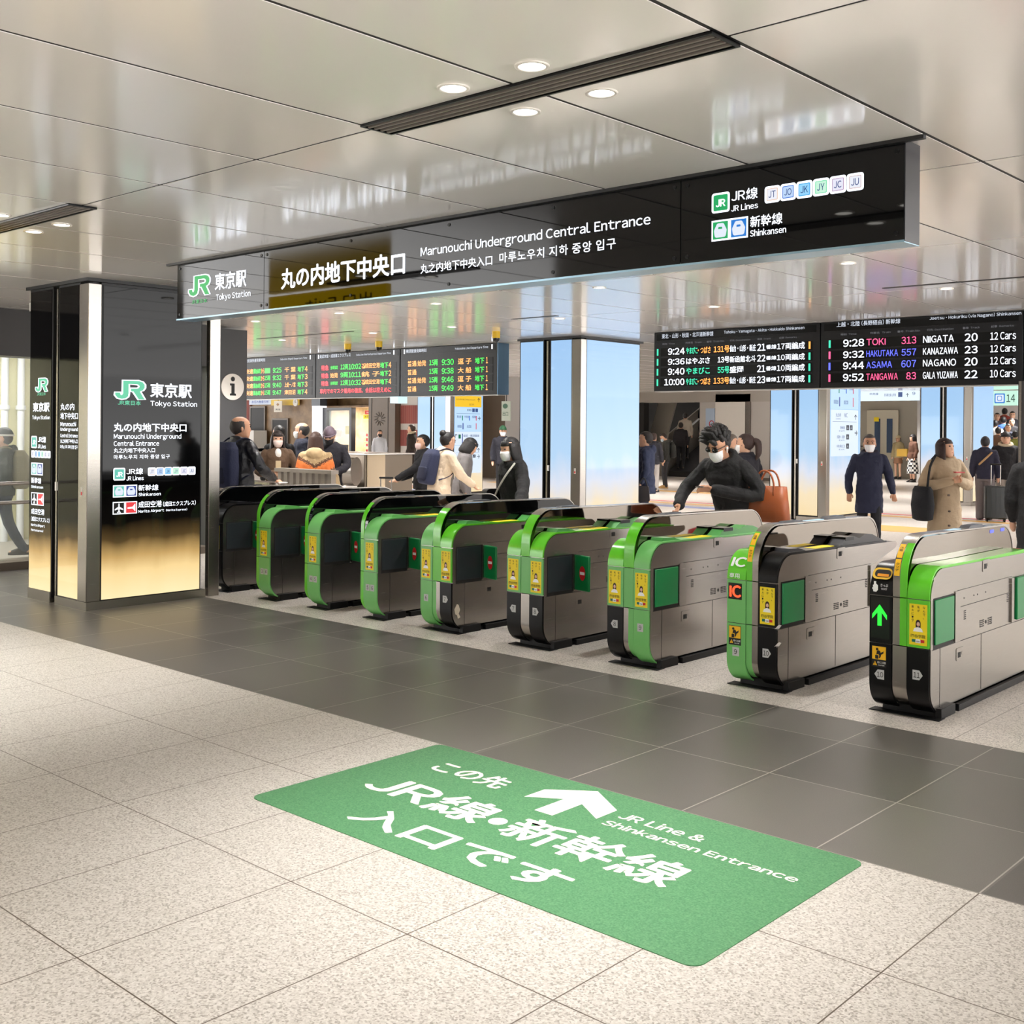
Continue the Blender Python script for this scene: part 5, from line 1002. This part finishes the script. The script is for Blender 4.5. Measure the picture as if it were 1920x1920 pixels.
prop('smartphone', 'red phone in the hands of the woman in the trench coat', 'phone', P, lambda t, up, k: MB().box(-.05, .05, .31, .38, 1.19, 1.203, mat('phone_red', (206, 50, 56), .3)).build('phone_body', t, world=False))
def btote(t, up, k):
    m = MB(); cm = cloth((22, 24, 30)); m.loft([[Vector((.30 + rx * math.cos(a), .06 + ry * math.sin(a), zz)) for a in [2 * math.pi * i / 20 for i in range(20)]] for zz, rx, ry in ((.62, .06, .10), (.64, .1, .17), (.8, .11, .21), (.98, .09, .19), (1.02, .06, .17))], cm); m.build('bag_body', t, True, world=False)
    m = MB(); m.tube([(.30, -.08, 1.0), (.22, -.02, 1.25), up((.13, .0, 1.50)), (.24, .12, 1.25), (.30, .18, 1.0)], .014, cm, n=8, flat=.5); m.build('strap', t, True, world=False)
prop('tote_bag', 'black cloth tote bag on the shoulder of the trench coat woman', 'bag', P, btote)
P = person('person from behind in dark hooded jacket and wide grey trousers', -7.8, 21.84, 1.56, 178, ((34, 34, 54), .84, 'hood'), ((112, 104, 104), 'wide'), ('short', (24, 20, 26)), vox=.012, stride=.05)
prop('sling_bag', 'tan sling strap bag on the back of the hooded person', 'bag', P, lambda t, up, k: MB().tube([up((-.1, -.14, 1.15)), up((.02, -.165, 1.27)), up((.12, -.14, 1.38))], .025, cloth((176, 140, 100)), n=8, flat=.4).build('strap', t, True, world=False))
P = person('person in black fur collared coat and hat, facing the gates with suitcase', -7.62, 22.41, 1.65, 5, ((26, 26, 30), .78, 'fur loose'), ((150, 142, 132),), ('hat', (24, 22, 26)), vox=.012, la=((-.26, .0, 1.12), (-.27, .08, .9)))
suitcase(-7.5, 21.55, 'black ribbed suitcase in front of the person in the fur collar', (26, 30, 30), .40, .60, .26, 25, .40)
P = person('far person in tan jacket and cream cap holding a yellow bag', -16.5, 37.95, 1.50, -30, ((176, 160, 120), .84), ((150, 110, 84), 'bare'), ('cap', (226, 210, 170)), female=True, vox=.018)
prop('shopping_bag', 'yellow paper bag held by the far person in the tan jacket', 'bag', P, lambda t, up, k: MB().box(-.5, -.12, .16, .3, .80, 1.06, mat('bag_yellow', (210, 168, 70), .6)).build('bag_body', t, world=False))
g = NT('check_cloth'); p = g.obj(); ck = g.n('TexChecker', Scale=14.0); g.l(g._g, ck.inputs['Vector']); ck.inputs[1].default_value = (*lin((226, 222, 216)), 1); ck.inputs[2].default_value = (*lin((30, 28, 32)), 1)
CHECK = g.set(Base_Color=ck.outputs[0], Roughness=.9)
person('far woman in brown jacket and black and white check skirt', -15.23, 36.17, 1.55, -60, ((92, 60, 44), .84), (CHECK, 'skirt'), ('bob', (30, 24, 24)), female=True, vox=.018)
suitcase(-17.6, 37.6, 'large dark suitcase beside the far person in the tan jacket', (36, 38, 46), .5, .72, .3, 10, .35)
P = person('person in a black puffer coat cut off by the right edge of the frame', -3.42, 10.94, 1.62, 170, ((14, 14, 16), .55, 'puffer'), (BLK,), ('short', (20, 18, 18)), vox=.012)
t = thing('duffel_bag', 'navy and red duffel bag at the right edge of the frame behind the nearest gate', 'bag', (-3.25, 9.65, 0))
m = MB(); m.loft([[(-3.25 + rx * math.cos(a), 9.65 + ry * math.sin(a), zz) for a in [2 * math.pi * i / 20 for i in range(20)]] for zz, rx, ry in ((.0, .24, .2), (.05, .3, .24), (.45, .3, .24), (.6, .26, .2))], cloth((30, 36, 84))); m.build('bag_body', t, True)
m = MB(); m.loft([[(-3.25 + rx * math.cos(a), 9.65 + ry * math.sin(a), zz) for a in [2 * math.pi * i / 20 for i in range(20)]] for zz, rx, ry in ((.58, .26, .2), (.66, .24, .18), (.7, .12, .1))], cloth((176, 40, 56))); m.build('red_top', t, True)
# people on the far escalator and stairs
ESC = [(-22.62, 34.0, .62, (196, 186, 172), 'man in cream jacket riding up the far escalator'), (-22.5, 33.55, .28, (36, 34, 38), 'person in dark clothes low on the far escalator, below the cream jacket'), (-22.75, 35.5, 1.1, (30, 30, 44), 'person in navy higher on the far escalator, above the cream jacket'), (-22.05, 34.5, .72, (24, 24, 28), 'person in black at the right side of the far escalator')]
for x, y, z, c, l in ESC: person(l, x, y, 1.62, 175, (c, .82), (CHAR,), ('short', (40, 34, 32)), vox=.02, z=z)
STC = [(-12.57, 36.20, 0.62, (50, 40, 44), 'wine red'), (-12.55, 36.80, 0.78, (150, 60, 50), 'bright red'), (-12.18, 36.40, 0.67, (40, 40, 46), 'charcoal'), (-12.35, 35.40, 0.39, (226, 222, 214), 'white'), (-12.24, 35.80, 0.50, (70, 110, 180), 'blue'), (-11.93, 35.60, 0.45, (28, 26, 30), 'black'), (-11.98, 34.60, 0.17, (110, 80, 60), 'brown'), (-11.82, 34.95, 0.27, (44, 50, 70), 'slate'), (-11.36, 34.20, 0.06, (130, 134, 60), 'olive')]
for x, y, z, c, l in STC: person('person in %s on the far crowded stairs under the platform sign' % l, x, y, 1.62, 175 if c[0] > 60 else 5, (c, .8), (CHAR,), ('short', (30, 26, 26)), vox=.02, z=z, group='people on the far stairs')
# ------------------------------------------------------------------ surroundings: left side
GRW = mat('grey_wall', (74, 74, 76), 0.55); DGW = mat('dark_grey_lintel', (62, 60, 60), 0.5); PALEW = mat('pale_lit_wall', (222, 218, 176), 0.6)
KERB = mat('kerb_stone', (108, 98, 88), 0.5); GLS = mat('clear_glass', (225, 232, 230), 0.03, alpha=0.16)
struct('wall_left', MB().box(-13.3, -12.9, 2.0, 8.3, 2.44, ZC, DGW).box(-13.3, -12.88, 2.0, 8.3, 0.0, 0.09, KERB))
struct('window_1', MB().box(-13.1, -13.09, 2.0, 8.3, 0.09, 2.44, GLS))
struct('wall_left_outer', MB().box(-16.3, -16.2, 0.0, 8.3, 0.0, ZC, PALEW))
struct('floor_walkway', MB().box(-16.2, -13.3, 0.0, 8.3, -0.02, 0.004, mat('walkway_grey', (150, 146, 138), 0.5)))
for z, l in ((0.98, 'upper of two steel handrails in the window at the left edge'), (0.76, 'lower of two steel handrails in the window at the left edge')):
    tag(MB().tube([(-13.02, 2.1, z), (-13.02, 8.2, z)], 0.022, STEEL, n=12).build('handrail', None, True), l, 'handrail')
PIPEM = mat('white_pipe', (226, 230, 228), 0.4)
for y, l in ((7.02, 'white wall pipe behind the window, left of two'), (7.25, 'white wall pipe behind the window, right of two')):
    m = MB(); m.cyl((-16.1, y, .0), (-16.1, y, ZC), .05, PIPEM, 16)
    for z in (1.9, 2.7): m.cyl((-16.1, y, z - .03), (-16.1, y, z + .03), .07, PIPEM, 16)
    tag(m.build('wall_pipe'), l, 'pipe')
lo = bpy.data.lights.new('walkway_light', 'AREA'); lo.energy = 90; lo.size = 1.2; lo.shape = 'RECTANGLE'; lo.size_y = 5
o = bpy.data.objects.new('walkway_light', lo); COL.objects.link(o); o.location = (-14.9, 4.5, ZC - .05)
struct('wall_information', MB().box(-13.6, -12.88, 8.3, 8.85, 0, ZC - .03, GRW))
t = thing('information_sign', 'round white information sign with a black letter i on the grey wall', 'sign', (-12.88, 8.62, 2.18))
MB().cyl((-12.88, 8.62, 2.18), (-12.865, 8.62, 2.18), .175, mat('sign_cream', (228, 222, 214), .5), 40).build('disc', t)
m = MB(); IB = lambda pts: [(8.62 + a, 2.18 + b) for a, b in pts]
m.poly(circ(20, .032, (8.62, 2.285)), (-12.863, 0, 0), EY, EZ, INK); m.poly(IB([(-.045, -.115), (.05, -.115), (.05, -.09), (.028, -.085), (.028, .045), (-.045, .045), (-.045, .02), (-.022, .015), (-.022, -.085), (-.045, -.09)]), (-12.863, 0, 0), EY, EZ, INK); m.build('letter', t)
# low counter, post fence, round end and box
CTR = mat('counter_beige_grey', (176, 168, 158), 0.4)
t = thing('low_counter', 'low grey counter behind the left gates, in front of the queue', 'counter', (-12.3, 8.4, 0)); MB().box(-12.85, -11.72, 8.42, 8.62, 0, .93, CTR).build('body', t); MB().box(-12.86, -11.7, 8.38, 8.66, .93, .96, STEEL).build('worktop', t)
t = thing('fence_panel', 'grey post fence in front of the woman in the poncho', 'fence', (-11.1, 8.5, 0))
FEN = mat('fence_beige', (150, 141, 132), .5)
for x in np.linspace(-11.6, -10.62, 9): MB().box(x - .035, x + .035, 8.46, 8.53, 0.0, 1.11, FEN).build('post', t)
MB().box(-11.68, -10.56, 8.44, 8.55, 1.10, 1.145, FEN).build('top_rail', t)
t = thing('escalator_end', 'round metal drum end of an escalator handrail beside the brown box', 'escalator', (-14.75, 12.0, 0))
MB().cyl((-15.1, 11.95, .92), (-14.6, 12.2, .92), .24, STEEL, 32).build('drum', t, False); MB().cyl((-14.95, 12.0, .92), (-14.85, 12.06, .92), .252, mat('drum_band', (30, 30, 60), .3), 32).build('drum_band', t); MB().box(-15.6, -14.7, 12.05, 12.3, 0, .75, STEEL).build('skirt', t)
t = thing('kiosk_box', 'brown metal clad box beside the round escalator end', 'counter', (-15.2, 12.9, 0))
BRM = mat('brown_metal', (112, 100, 86), .35, metal=.5)
MB().box(-16.6, -14.75, 12.5, 13.6, 0, 1.19, BRM).build('body', t, bevel=.01); MB().box(-16.62, -14.72, 12.48, 13.62, 1.19, 1.21, STEEL).build('top_plate', t); MB().box(-14.745, -14.735, 12.55, 12.95, 0, 1.19, mat('beige_side', (226, 206, 176), .5)).build('side_cladding', t)  # beige plate covers only the front stretch of the side
# back wall on the left (y = 26)
BRW = NT('brown_stone'); p_ = BRW.pos(); n = BRW.n('TexNoise', Scale=3.0, Detail=5.0); BRW.l(BRW._g, n.inputs['Vector']); BRW = BRW.set(Base_Color=BRW.ramp(n.outputs['Fac'], [(.3, (110, 86, 58)), (.7, (150, 122, 88))]), Roughness=.5)
BRICK = NT('brick_stripe'); p_ = BRICK.pos(); bk = BRICK.n('TexBrick', Scale=5.0, Color1=(*lin((140, 74, 66)), 1), Color2=(*lin((120, 60, 56)), 1), Mortar=(*lin((150, 110, 100)), 1)); BRICK.l(BRICK._g, bk.inputs['Vector']); BRICK = BRICK.set(Base_Color=bk.outputs[0], Roughness=.8)
BBL_ = mat('dark_doorway', (12, 11, 12), .6); GRYB = mat('grey_backwall', (176, 172, 166), .6); BROWNP = mat('brown_pillar', (92, 80, 68), .45)
struct('wall_back_left', MB().box(-46, -33.3, 26, 26.3, 0, ZC, BRW).box(-38.1, -37.5, 25.94, 26, 0, ZC, BRICK).box(-33.35, -30.25, 26.9, 27.1, 2.36, ZC, BRW).box(-33.35, -30.25, 26, 26.9, 2.36, 2.42, BRW).box(-33.35, -33.3, 26, 29, 0, ZC, BRW))
struct('wall_striped', MB().box(-28.8, -26.2, 26, 26.3, 0, 1.03, GRYB).box(-28.8, -26.2, 25.98, 26.28, 1.03, 1.58, BRICK).box(-28.8, -26.2, 25.99, 26.3, 1.58, 1.79, GRYB).box(-28.8, -26.2, 25.98, 26.28, 1.79, 2.41, BRICK).box(-28.8, -26.2, 26, 26.3, 2.41, ZC, GRYB))
for x0, x1, z0, z1, k in ((-37.46, -36.57, 0.7, 2.38, 2), (-36.01, -35.1, 0.0, 1.91, 3)): struct('door_%d' % (k - 1), MB().box(x0, x1, 25.93, 25.99, z0, z1, BBL_).box(x0 - .06, x0, 25.92, 26, z0, z1 + .06, BROWNP).box(x1, x1 + .06, 25.92, 26, z0, z1 + .06, BROWNP).box(x0, x1, 25.92, 26, z1, z1 + .06, BROWNP))
t = thing('reception_counter', 'white fronted counter below the dark doorway at the far left', 'counter', (-37, 25, 0)); MB().box(-37.9, -36.2, 25.2, 25.8, 0, 1.5, mat('counter_white', (222, 220, 214), .5)).build('front', t); MB().box(-37.9, -36.2, 25.18, 25.8, .7, .82, mat('counter_blue', (150, 176, 206), .4)).build('blue_band', t)
def flat_sign(name, label, x0, x1, y, z0, z1, m_, texts=(), cat='sign', th=.03):
    t = thing(name, label, cat, ((x0 + x1) / 2, y, z0)); MB().box(x0, x1, y - th, y, z0, z1, m_).build('board', t)
    if texts:
        m = MB()
        for s, a, b, c, d, mm in texts: tx(m, (0, y - th - .004, 0), EX, EZ, s, a, b, c, d, mm, .015)
        m.build('lettering', t)
    return t
BLT = mat('banner_blue', (206, 220, 240), .5); YLT = mat('banner_yellow', (226, 190, 60), .5)
flat_sign('wall_banner', 'pale blue banner high on the far left brown wall', -37.48, -36.05, 25.9, 2.5, 2.7, BLT, [('お忘れ物承り所', -37.3, -36.2, 2.55, 2.66, mat('banner_ink', (50, 90, 180), .5))])
flat_sign('wall_banner', 'yellow banner beside the pale blue one on the brown wall', -36.04, -34.3, 25.9, 2.46, 2.7, YLT)
flat_sign('hanging_notice', 'white notice with a symbol hanging before the brown wall', -35.46, -34.96, 25.6, 2.2, 2.62, mat('notice_white', (226, 220, 206), .6), [('◆', -35.3, -35.12, 2.42, 2.55, mat('notice_ink', (150, 110, 50), .5)), ('遺失物', -35.35, -35.06, 2.26, 2.33, INK)], th=.02); MB().tube([(-35.2, 25.59, 2.62), (-35.2, 25.59, ZC)], .008, INK, n=6).build('hanger', bpy.data.objects['hanging_notice'])
t = thing('wall_clock', 'small round clock on the far yellow banner', 'clock', (-34.48, 25.85, 2.55)); MB().cyl((-34.48, 25.83, 2.56), (-34.48, 25.87, 2.56), .14, mat('clock_face', (216, 214, 208), .4), 28).build('face', t); MB().box(-34.485, -34.475, 25.82, 25.83, 2.56, 2.66, INK).box(-34.48, -34.41, 25.82, 25.83, 2.555, 2.565, INK).build('hands', t)
t = thing('lit_column', 'bright white lit column beside the dark shop frame', 'pillar', (-33.05, 26, 0), kind='thing'); MB().box(-33.29, -32.82, 25.7, 26, 0, 2.42, glow('lit_column_glow', (250, 250, 255), 1.5)).build('light_box', t); MB().box(-33.3, -32.8, 25.68, 26, 2.42, ZC, mat('col_cap', (60, 66, 76), .4)).build('cap', t)
t = thing('shop_window', 'dark framed glass shop front at the far left', 'window', (-32, 26, 0), kind='thing'); NVF = mat('frame_navy', (22, 26, 34), .35)
MB().box(-32.8, -32.56, 25.8, 26, 0, 2.35, NVF).box(-31.29, -31.18, 25.8, 26, 0, 2.35, NVF).box(-32.56, -31.29, 25.8, 26, 2.25, 2.35, NVF).build('frame', t); MB().box(-32.56, -31.29, 25.9, 25.92, 0, 2.25, mat('shop_glass', (190, 205, 200), .03, alpha=.3)).build('pane', t)
struct('wall_shop', MB().box(-33.3, -30.1, 29, 29.1, 0, 2.4, mat('shop_wall', (230, 222, 196), .6)).box(-30.19, -30.1, 26.65, 29, 0, 2.4, mat('shop_wall', (230, 222, 196), .6)))
lo = bpy.data.lights.new('shop_light', 'AREA'); lo.energy = 220; lo.size = 2.2; o = bpy.data.objects.new('shop_light', lo); COL.objects.link(o); o.location = (-31.6, 27.4, 2.34)
flat_sign('shop_sign', 'red shop sign over the lit shelves', -31.05, -30.61, 26.35, 2.12, 2.25, REDP, [('お弁当', -30.97, -30.69, 2.15, 2.22, ICW)]); flat_sign('shop_sign', 'yellow shop sign under the red one', -31.14, -30.56, 26.35, 1.96, 2.1, YELL, [('おみやげ', -31.05, -30.65, 1.99, 2.07, INK)])
t = thing('display_shelf', 'lit shop shelves full of packed goods next to the brown pillar', 'shelf', (-30.7, 26.6, 0)); rn = random.Random(3)
MB().box(-31.25, -30.2, 27.0, 27.05, .2, 1.9, mat('shelf_back', (224, 220, 214), .5)).build('back_panel', t)
for z in (.75, .95, 1.13, 1.3): MB().box(-31.25, -30.2, 26.45, 27.0, z, z + .03, glow('shelf_lit', (255, 236, 220), .9)).build('shelf', t)
for z in (.78, .98, 1.16, 1.33):
    for k in range(9): x = -31.2 + .11 * k; tag(MB().box(x, x + .09, 26.5, 26.7, z, z + rn.uniform(.07, .13), mat('goods_%d' % (k % 5), ((206, 60, 70), (236, 226, 210), (190, 150, 90), (230, 150, 160), (240, 240, 236))[k % 5], .5)).build('goods_box'), 'small packed goods box on the lit far shop shelves', 'box', 'goods on the far shop shelves')
for x0, z0, w, h in ((-31.0, 1.5, .35, .3), (-30.62, 1.45, .16, .14), (-30.62, 1.62, .16, .14), (-30.44, 1.5, .16, .2)): tag(MB().box(x0, x0 + w, 26.97, 26.99, z0, z0 + h, ICW).build('price_card'), 'white card on the back wall of the lit shop shelves', 'card', 'cards over the far shop shelves')
for x0, z0, w, h, c in ((-32.2, 1.3, .4, .25, (236, 236, 230)), (-32.3, 1.05, .16, .18, (220, 220, 214)), (-32.1, .75, .3, .28, (30, 30, 34)), (-31.75, .75, .3, .28, (34, 34, 40)), (-31.6, 1.4, .25, .3, (226, 226, 190))): tag(MB().box(x0, x0 + w, 25.885, 25.895, z0, z0 + h, mat('poster_%d' % c[0], c, .5)).build('window_poster'), 'small poster on the glass of the dark framed shop front', 'poster', 'posters on the far shop glass')
t = thing('emblem_pillar', 'wide brown pillar with a round engraved emblem, at the far left', 'pillar', (-29.5, 25.8, 0), kind='thing'); MB().box(-30.19, -28.82, 25.75, 26.6, 0, ZC - .004, BROWNP).build('shaft', t); m = MB()
for a in range(12): m.tube([(-29.6 + .1 * math.cos(a * .52), 25.745, 1.95 + .1 * math.sin(a * .52)), (-29.6 + .28 * math.cos(a * .52 + .2), 25.745, 1.95 + .23 * math.sin(a * .52 + .2))], .014, mat('emblem_line', (70, 60, 50), .5), n=6)
m.build('emblem', t); MB().box(-30.03, -30.01, 25.74, 25.75, 0, ZC - .004, INK).box(-29.18, -29.16, 25.74, 25.75, 0, ZC - .004, INK).build('joint_lines', t)
t = thing('hanging_lamp_box', 'small glowing box hanging under the left departure board', 'lamp', (-14.1, 12.6, 2.05)); MB().box(-14.18, -13.98, 12.56, 12.76, 2.06, 2.17, glow('lamp_box', (206, 236, 246), 1.1)).build('light_box', t)
# the part right of the far lit pillar: brown wall, white column with louvre, small hanging plate
struct('wall_brown_end', MB().box(-27.2, -21.2, 27.5, 27.8, 0, ZC, BROWNP))
struct('wall_white_column', MB().box(-19.82, -16.6, 21.5, 22.3, 0, ZC, mat('offwhite_wall', (186, 182, 178), .6)))
t = thing('wall_louvre', 'grey louvre vent low on the white wall left of the blue pillar', 'vent', (-18.2, 21.5, .3))
for k in range(9): MB().box(-19.0, -17.0, 21.46, 21.49, .35 + .12 * k, .40 + .12 * k, mat('louvre_grey', (120, 118, 116), .5)).build('slat', t)
flat_sign('hanging_plate', 'small pale plate with a green mark, hung right of the left departure board', -12.60, -12.41, 13.6, 1.78, 2.1, mat('exit_plate', (206, 216, 200), .5), [('●', -12.57, -12.46, 1.98, 2.06, mat('exit_green', (60, 110, 80), .5)), ('出口', -12.57, -12.45, 1.86, 1.93, mat('exit_green', (60, 110, 80), .5))], th=.02); MB().tube([(-12.5, 13.59, 2.1), (-12.5, 13.59, ZC)], .006, INK, n=6).build('hanger', bpy.data.objects['hanging_plate'])
# ------------------------------------------------------------------ surroundings: right side
OFFW = mat('offwhite_wall', (186, 182, 178), .6); PALW = mat('white_wall_panel', (222, 218, 212), .55)
struct('wall_white_right', MB().box(-20.75, -19.6, 33, 34, 0, 2.86, PALW).box(-19.4, -18.3, 33.05, 34, 0, 2.86, OFFW).box(-19.6, -19.4, 33.0, 33.1, 0, 2.86, STEEL).box(-19.62, -18.3, 32.98, 33.05, 0, .1, KERB))
struct('wall_bulkhead', MB().box(-26, -18.3, 33.0, 33.3, 2.6, ZC, mat('bulkhead', (170, 164, 156), .35)).box(-27, -23.7, 33.0, 33.3, 0, 2.62, INK).box(-21.4, -20.75, 33.05, 33.3, 0, 2.86, OFFW))
struct('wall_escalator_back', MB().box(-33, -18, 40, 40.3, 0, ZC, INK))
t = thing('escalator', 'far escalator with steel sides going up behind the man in sunglasses', 'escalator', (-22.6, 33.6, 0))
ESM = mat('escalator_metal', (150, 146, 138), .36, metal=.7)
MB().prism([(33.2, 0), (33.2, .6), (38.5, 2.9), (39, 2.9), (39, 0)][::-1], -23.8, -23.0, ESM).build('side_wall', t); MB().prism([(33.25, .6), (33.45, 1.5), (36.4, 2.9), (38.5, 2.9)][::-1], -23.0, -22.94, ESM).build('balustrade', t); MB().prism([(-24.05, .9), (-23.5, 2.62), (-22.76, 2.62), (-23.3, .9)][::-1], 33.6, 33.7, ESM, 'y').build('cladding', t); MB().tube([(-22.94, 33.4, 1.1), (-22.94, 36.8, 2.75)], .04, mat('handrail_white', (236, 240, 246), .3), n=8).build('handrail', t, True); MB().prism([(33.4, 0), (33.4, .2), (39, 2.8), (39, 0)][::-1], -22.9, -21.7, mat('step_dark', (30, 30, 32), .6)).build('steps', t)
flat_sign('wall_poster', 'blue and white poster with a red ring on the wall right of the far escalator', -21.14, -20.78, 33.04, 1.65, 2.39, mat('poster_blue', (176, 196, 220), .5), [('○', -21.0, -20.8, 1.75, 1.98, mat('poster_red', (190, 50, 60), .5))], th=.02)
flat_sign('hanging_sign', 'wide white glowing guide sign hanging before the far lifts', -17.05, -14.94, 36, 2.66, 3.02, glow('guide_white', (226, 240, 252), 1.1), [('中央線', -16.6, -16.3, 2.85, 2.93, MAPI), ('京浜東北線 山手線', -16.1, -15.7, 2.8, 2.9, MAPI), ('↑', -15.36, -15.26, 2.78, 2.9, MAPK), ('■', -15.62, -15.48, 2.78, 2.94, MAPI), ('9', -15.15, -15.05, 2.84, 2.94, MAPI)], th=.1)
LIFT = mat('lift_cream', (206, 200, 182), .45)
struct('wall_lift', MB().box(-18.3, -16.1, 38.62, 39, 0, ZC, mat('lift_wall', (170, 164, 150), .5)))
struct('wall_lift_recess', MB().box(-16.1, -13, 40.5, 41, 0, ZC, INK))
struct('wall_lift_side', MB().box(-15.4, -14.95, 36.9, 40.4, 0, ZC, OFFW))
t = thing('lift_door', 'far lift with cream doors and tall dark glass panes', 'lift', (-17.2, 38.6, 0), kind='thing'); MB().box(-17.9, -16.75, 38.5, 38.6, 0, 2.4, LIFT).build('door', t)
for x in (-17.6, -17.15): MB().box(x, x + .2, 38.47, 38.5, .9, 2.1, mat('lift_pane', (60, 80, 110), .1)).build('pane', t)
MB().box(-17.62, -17.44, 38.46, 38.47, 2.0, 2.15, YELL).build('yellow_sticker', t)
flat_sign('wall_sign', 'blue and yellow route notices on the far dark wall left of the lit pillar', -16.05, -15.5, 40.4, 1.8, 2.55, mat('notice_blue', (120, 160, 210), .5), [('山手線', -15.95, -15.6, 2.3, 2.42, ICW)])
flat_sign('platform_sign', 'pale green sign with a train symbol and number 14 at the right edge', -10.52, -9.9, 30, 2.34, 2.72, glow('platform_green', (196, 240, 220), 1.05), [('14', -10.16, -9.95, 2.43, 2.62, glow('platform_ink', (20, 80, 70), .6))], th=.08)
t = thing('platform_sign', 'second pale sign above the number 14 sign, half hidden by the board', 'sign', (-10.2, 30, 2.76)); MB().box(-10.52, -9.9, 29.92, 30, 2.75, 2.93, glow('platform_green', (196, 240, 220), 1.05)).build('board', t)
t = bpy.data.objects['platform_sign']; m = MB(); m.rrect((0, 29.915, 0), EX, EZ, -10.46, 2.4, .26, .25, .02, ICB); m.rrect((0, 29.912, 0), EX, EZ, -10.43, 2.43, .2, .19, .02, LITW2); m.rrect((0, 29.909, 0), EX, EZ, -10.39, 2.46, .12, .13, .03, ICB); m.rrect((0, 29.907, 0), EX, EZ, -10.375, 2.475, .09, .1, .03, LITW2); m.build('train_symbol', t)
struct('trim_stairs', MB().prism([(34, 0), (38, 1.12), (38, 0)][::-1], -13.0, -11.3, GRYB))
struct('wall_stairs', MB().box(-13.8, -8, 38.0, 38.2, 0, ZC, mat('stair_wall', (214, 208, 206), .6)).box(-13.8, -13.05, 33.5, 38.0, 0, ZC, OFFW))
t = thing('dark_post', 'dark grey square post at the right edge below the board', 'pillar', (-3.85, 12.1, 0), kind='thing'); MB().box(-3.96, -3.6, 12.0, 12.4, 0, 2.18, mat('post_grey', (60, 58, 60), .4)).build('shaft', t); MB().box(-3.95, -3.925, 11.99, 12.0, 0, 2.18, STEEL).build('edge_strip', t)
# far enclosure
struct('wall_far', MB().box(-48, 12, 47, 47.3, 0, 5.0, mat('far_wall', (150, 146, 140), .6)))
struct('wall_back', MB().box(-16, 9, -9.3, -9, 0, ZC, mat('hall_back', (110, 106, 100), .5)))
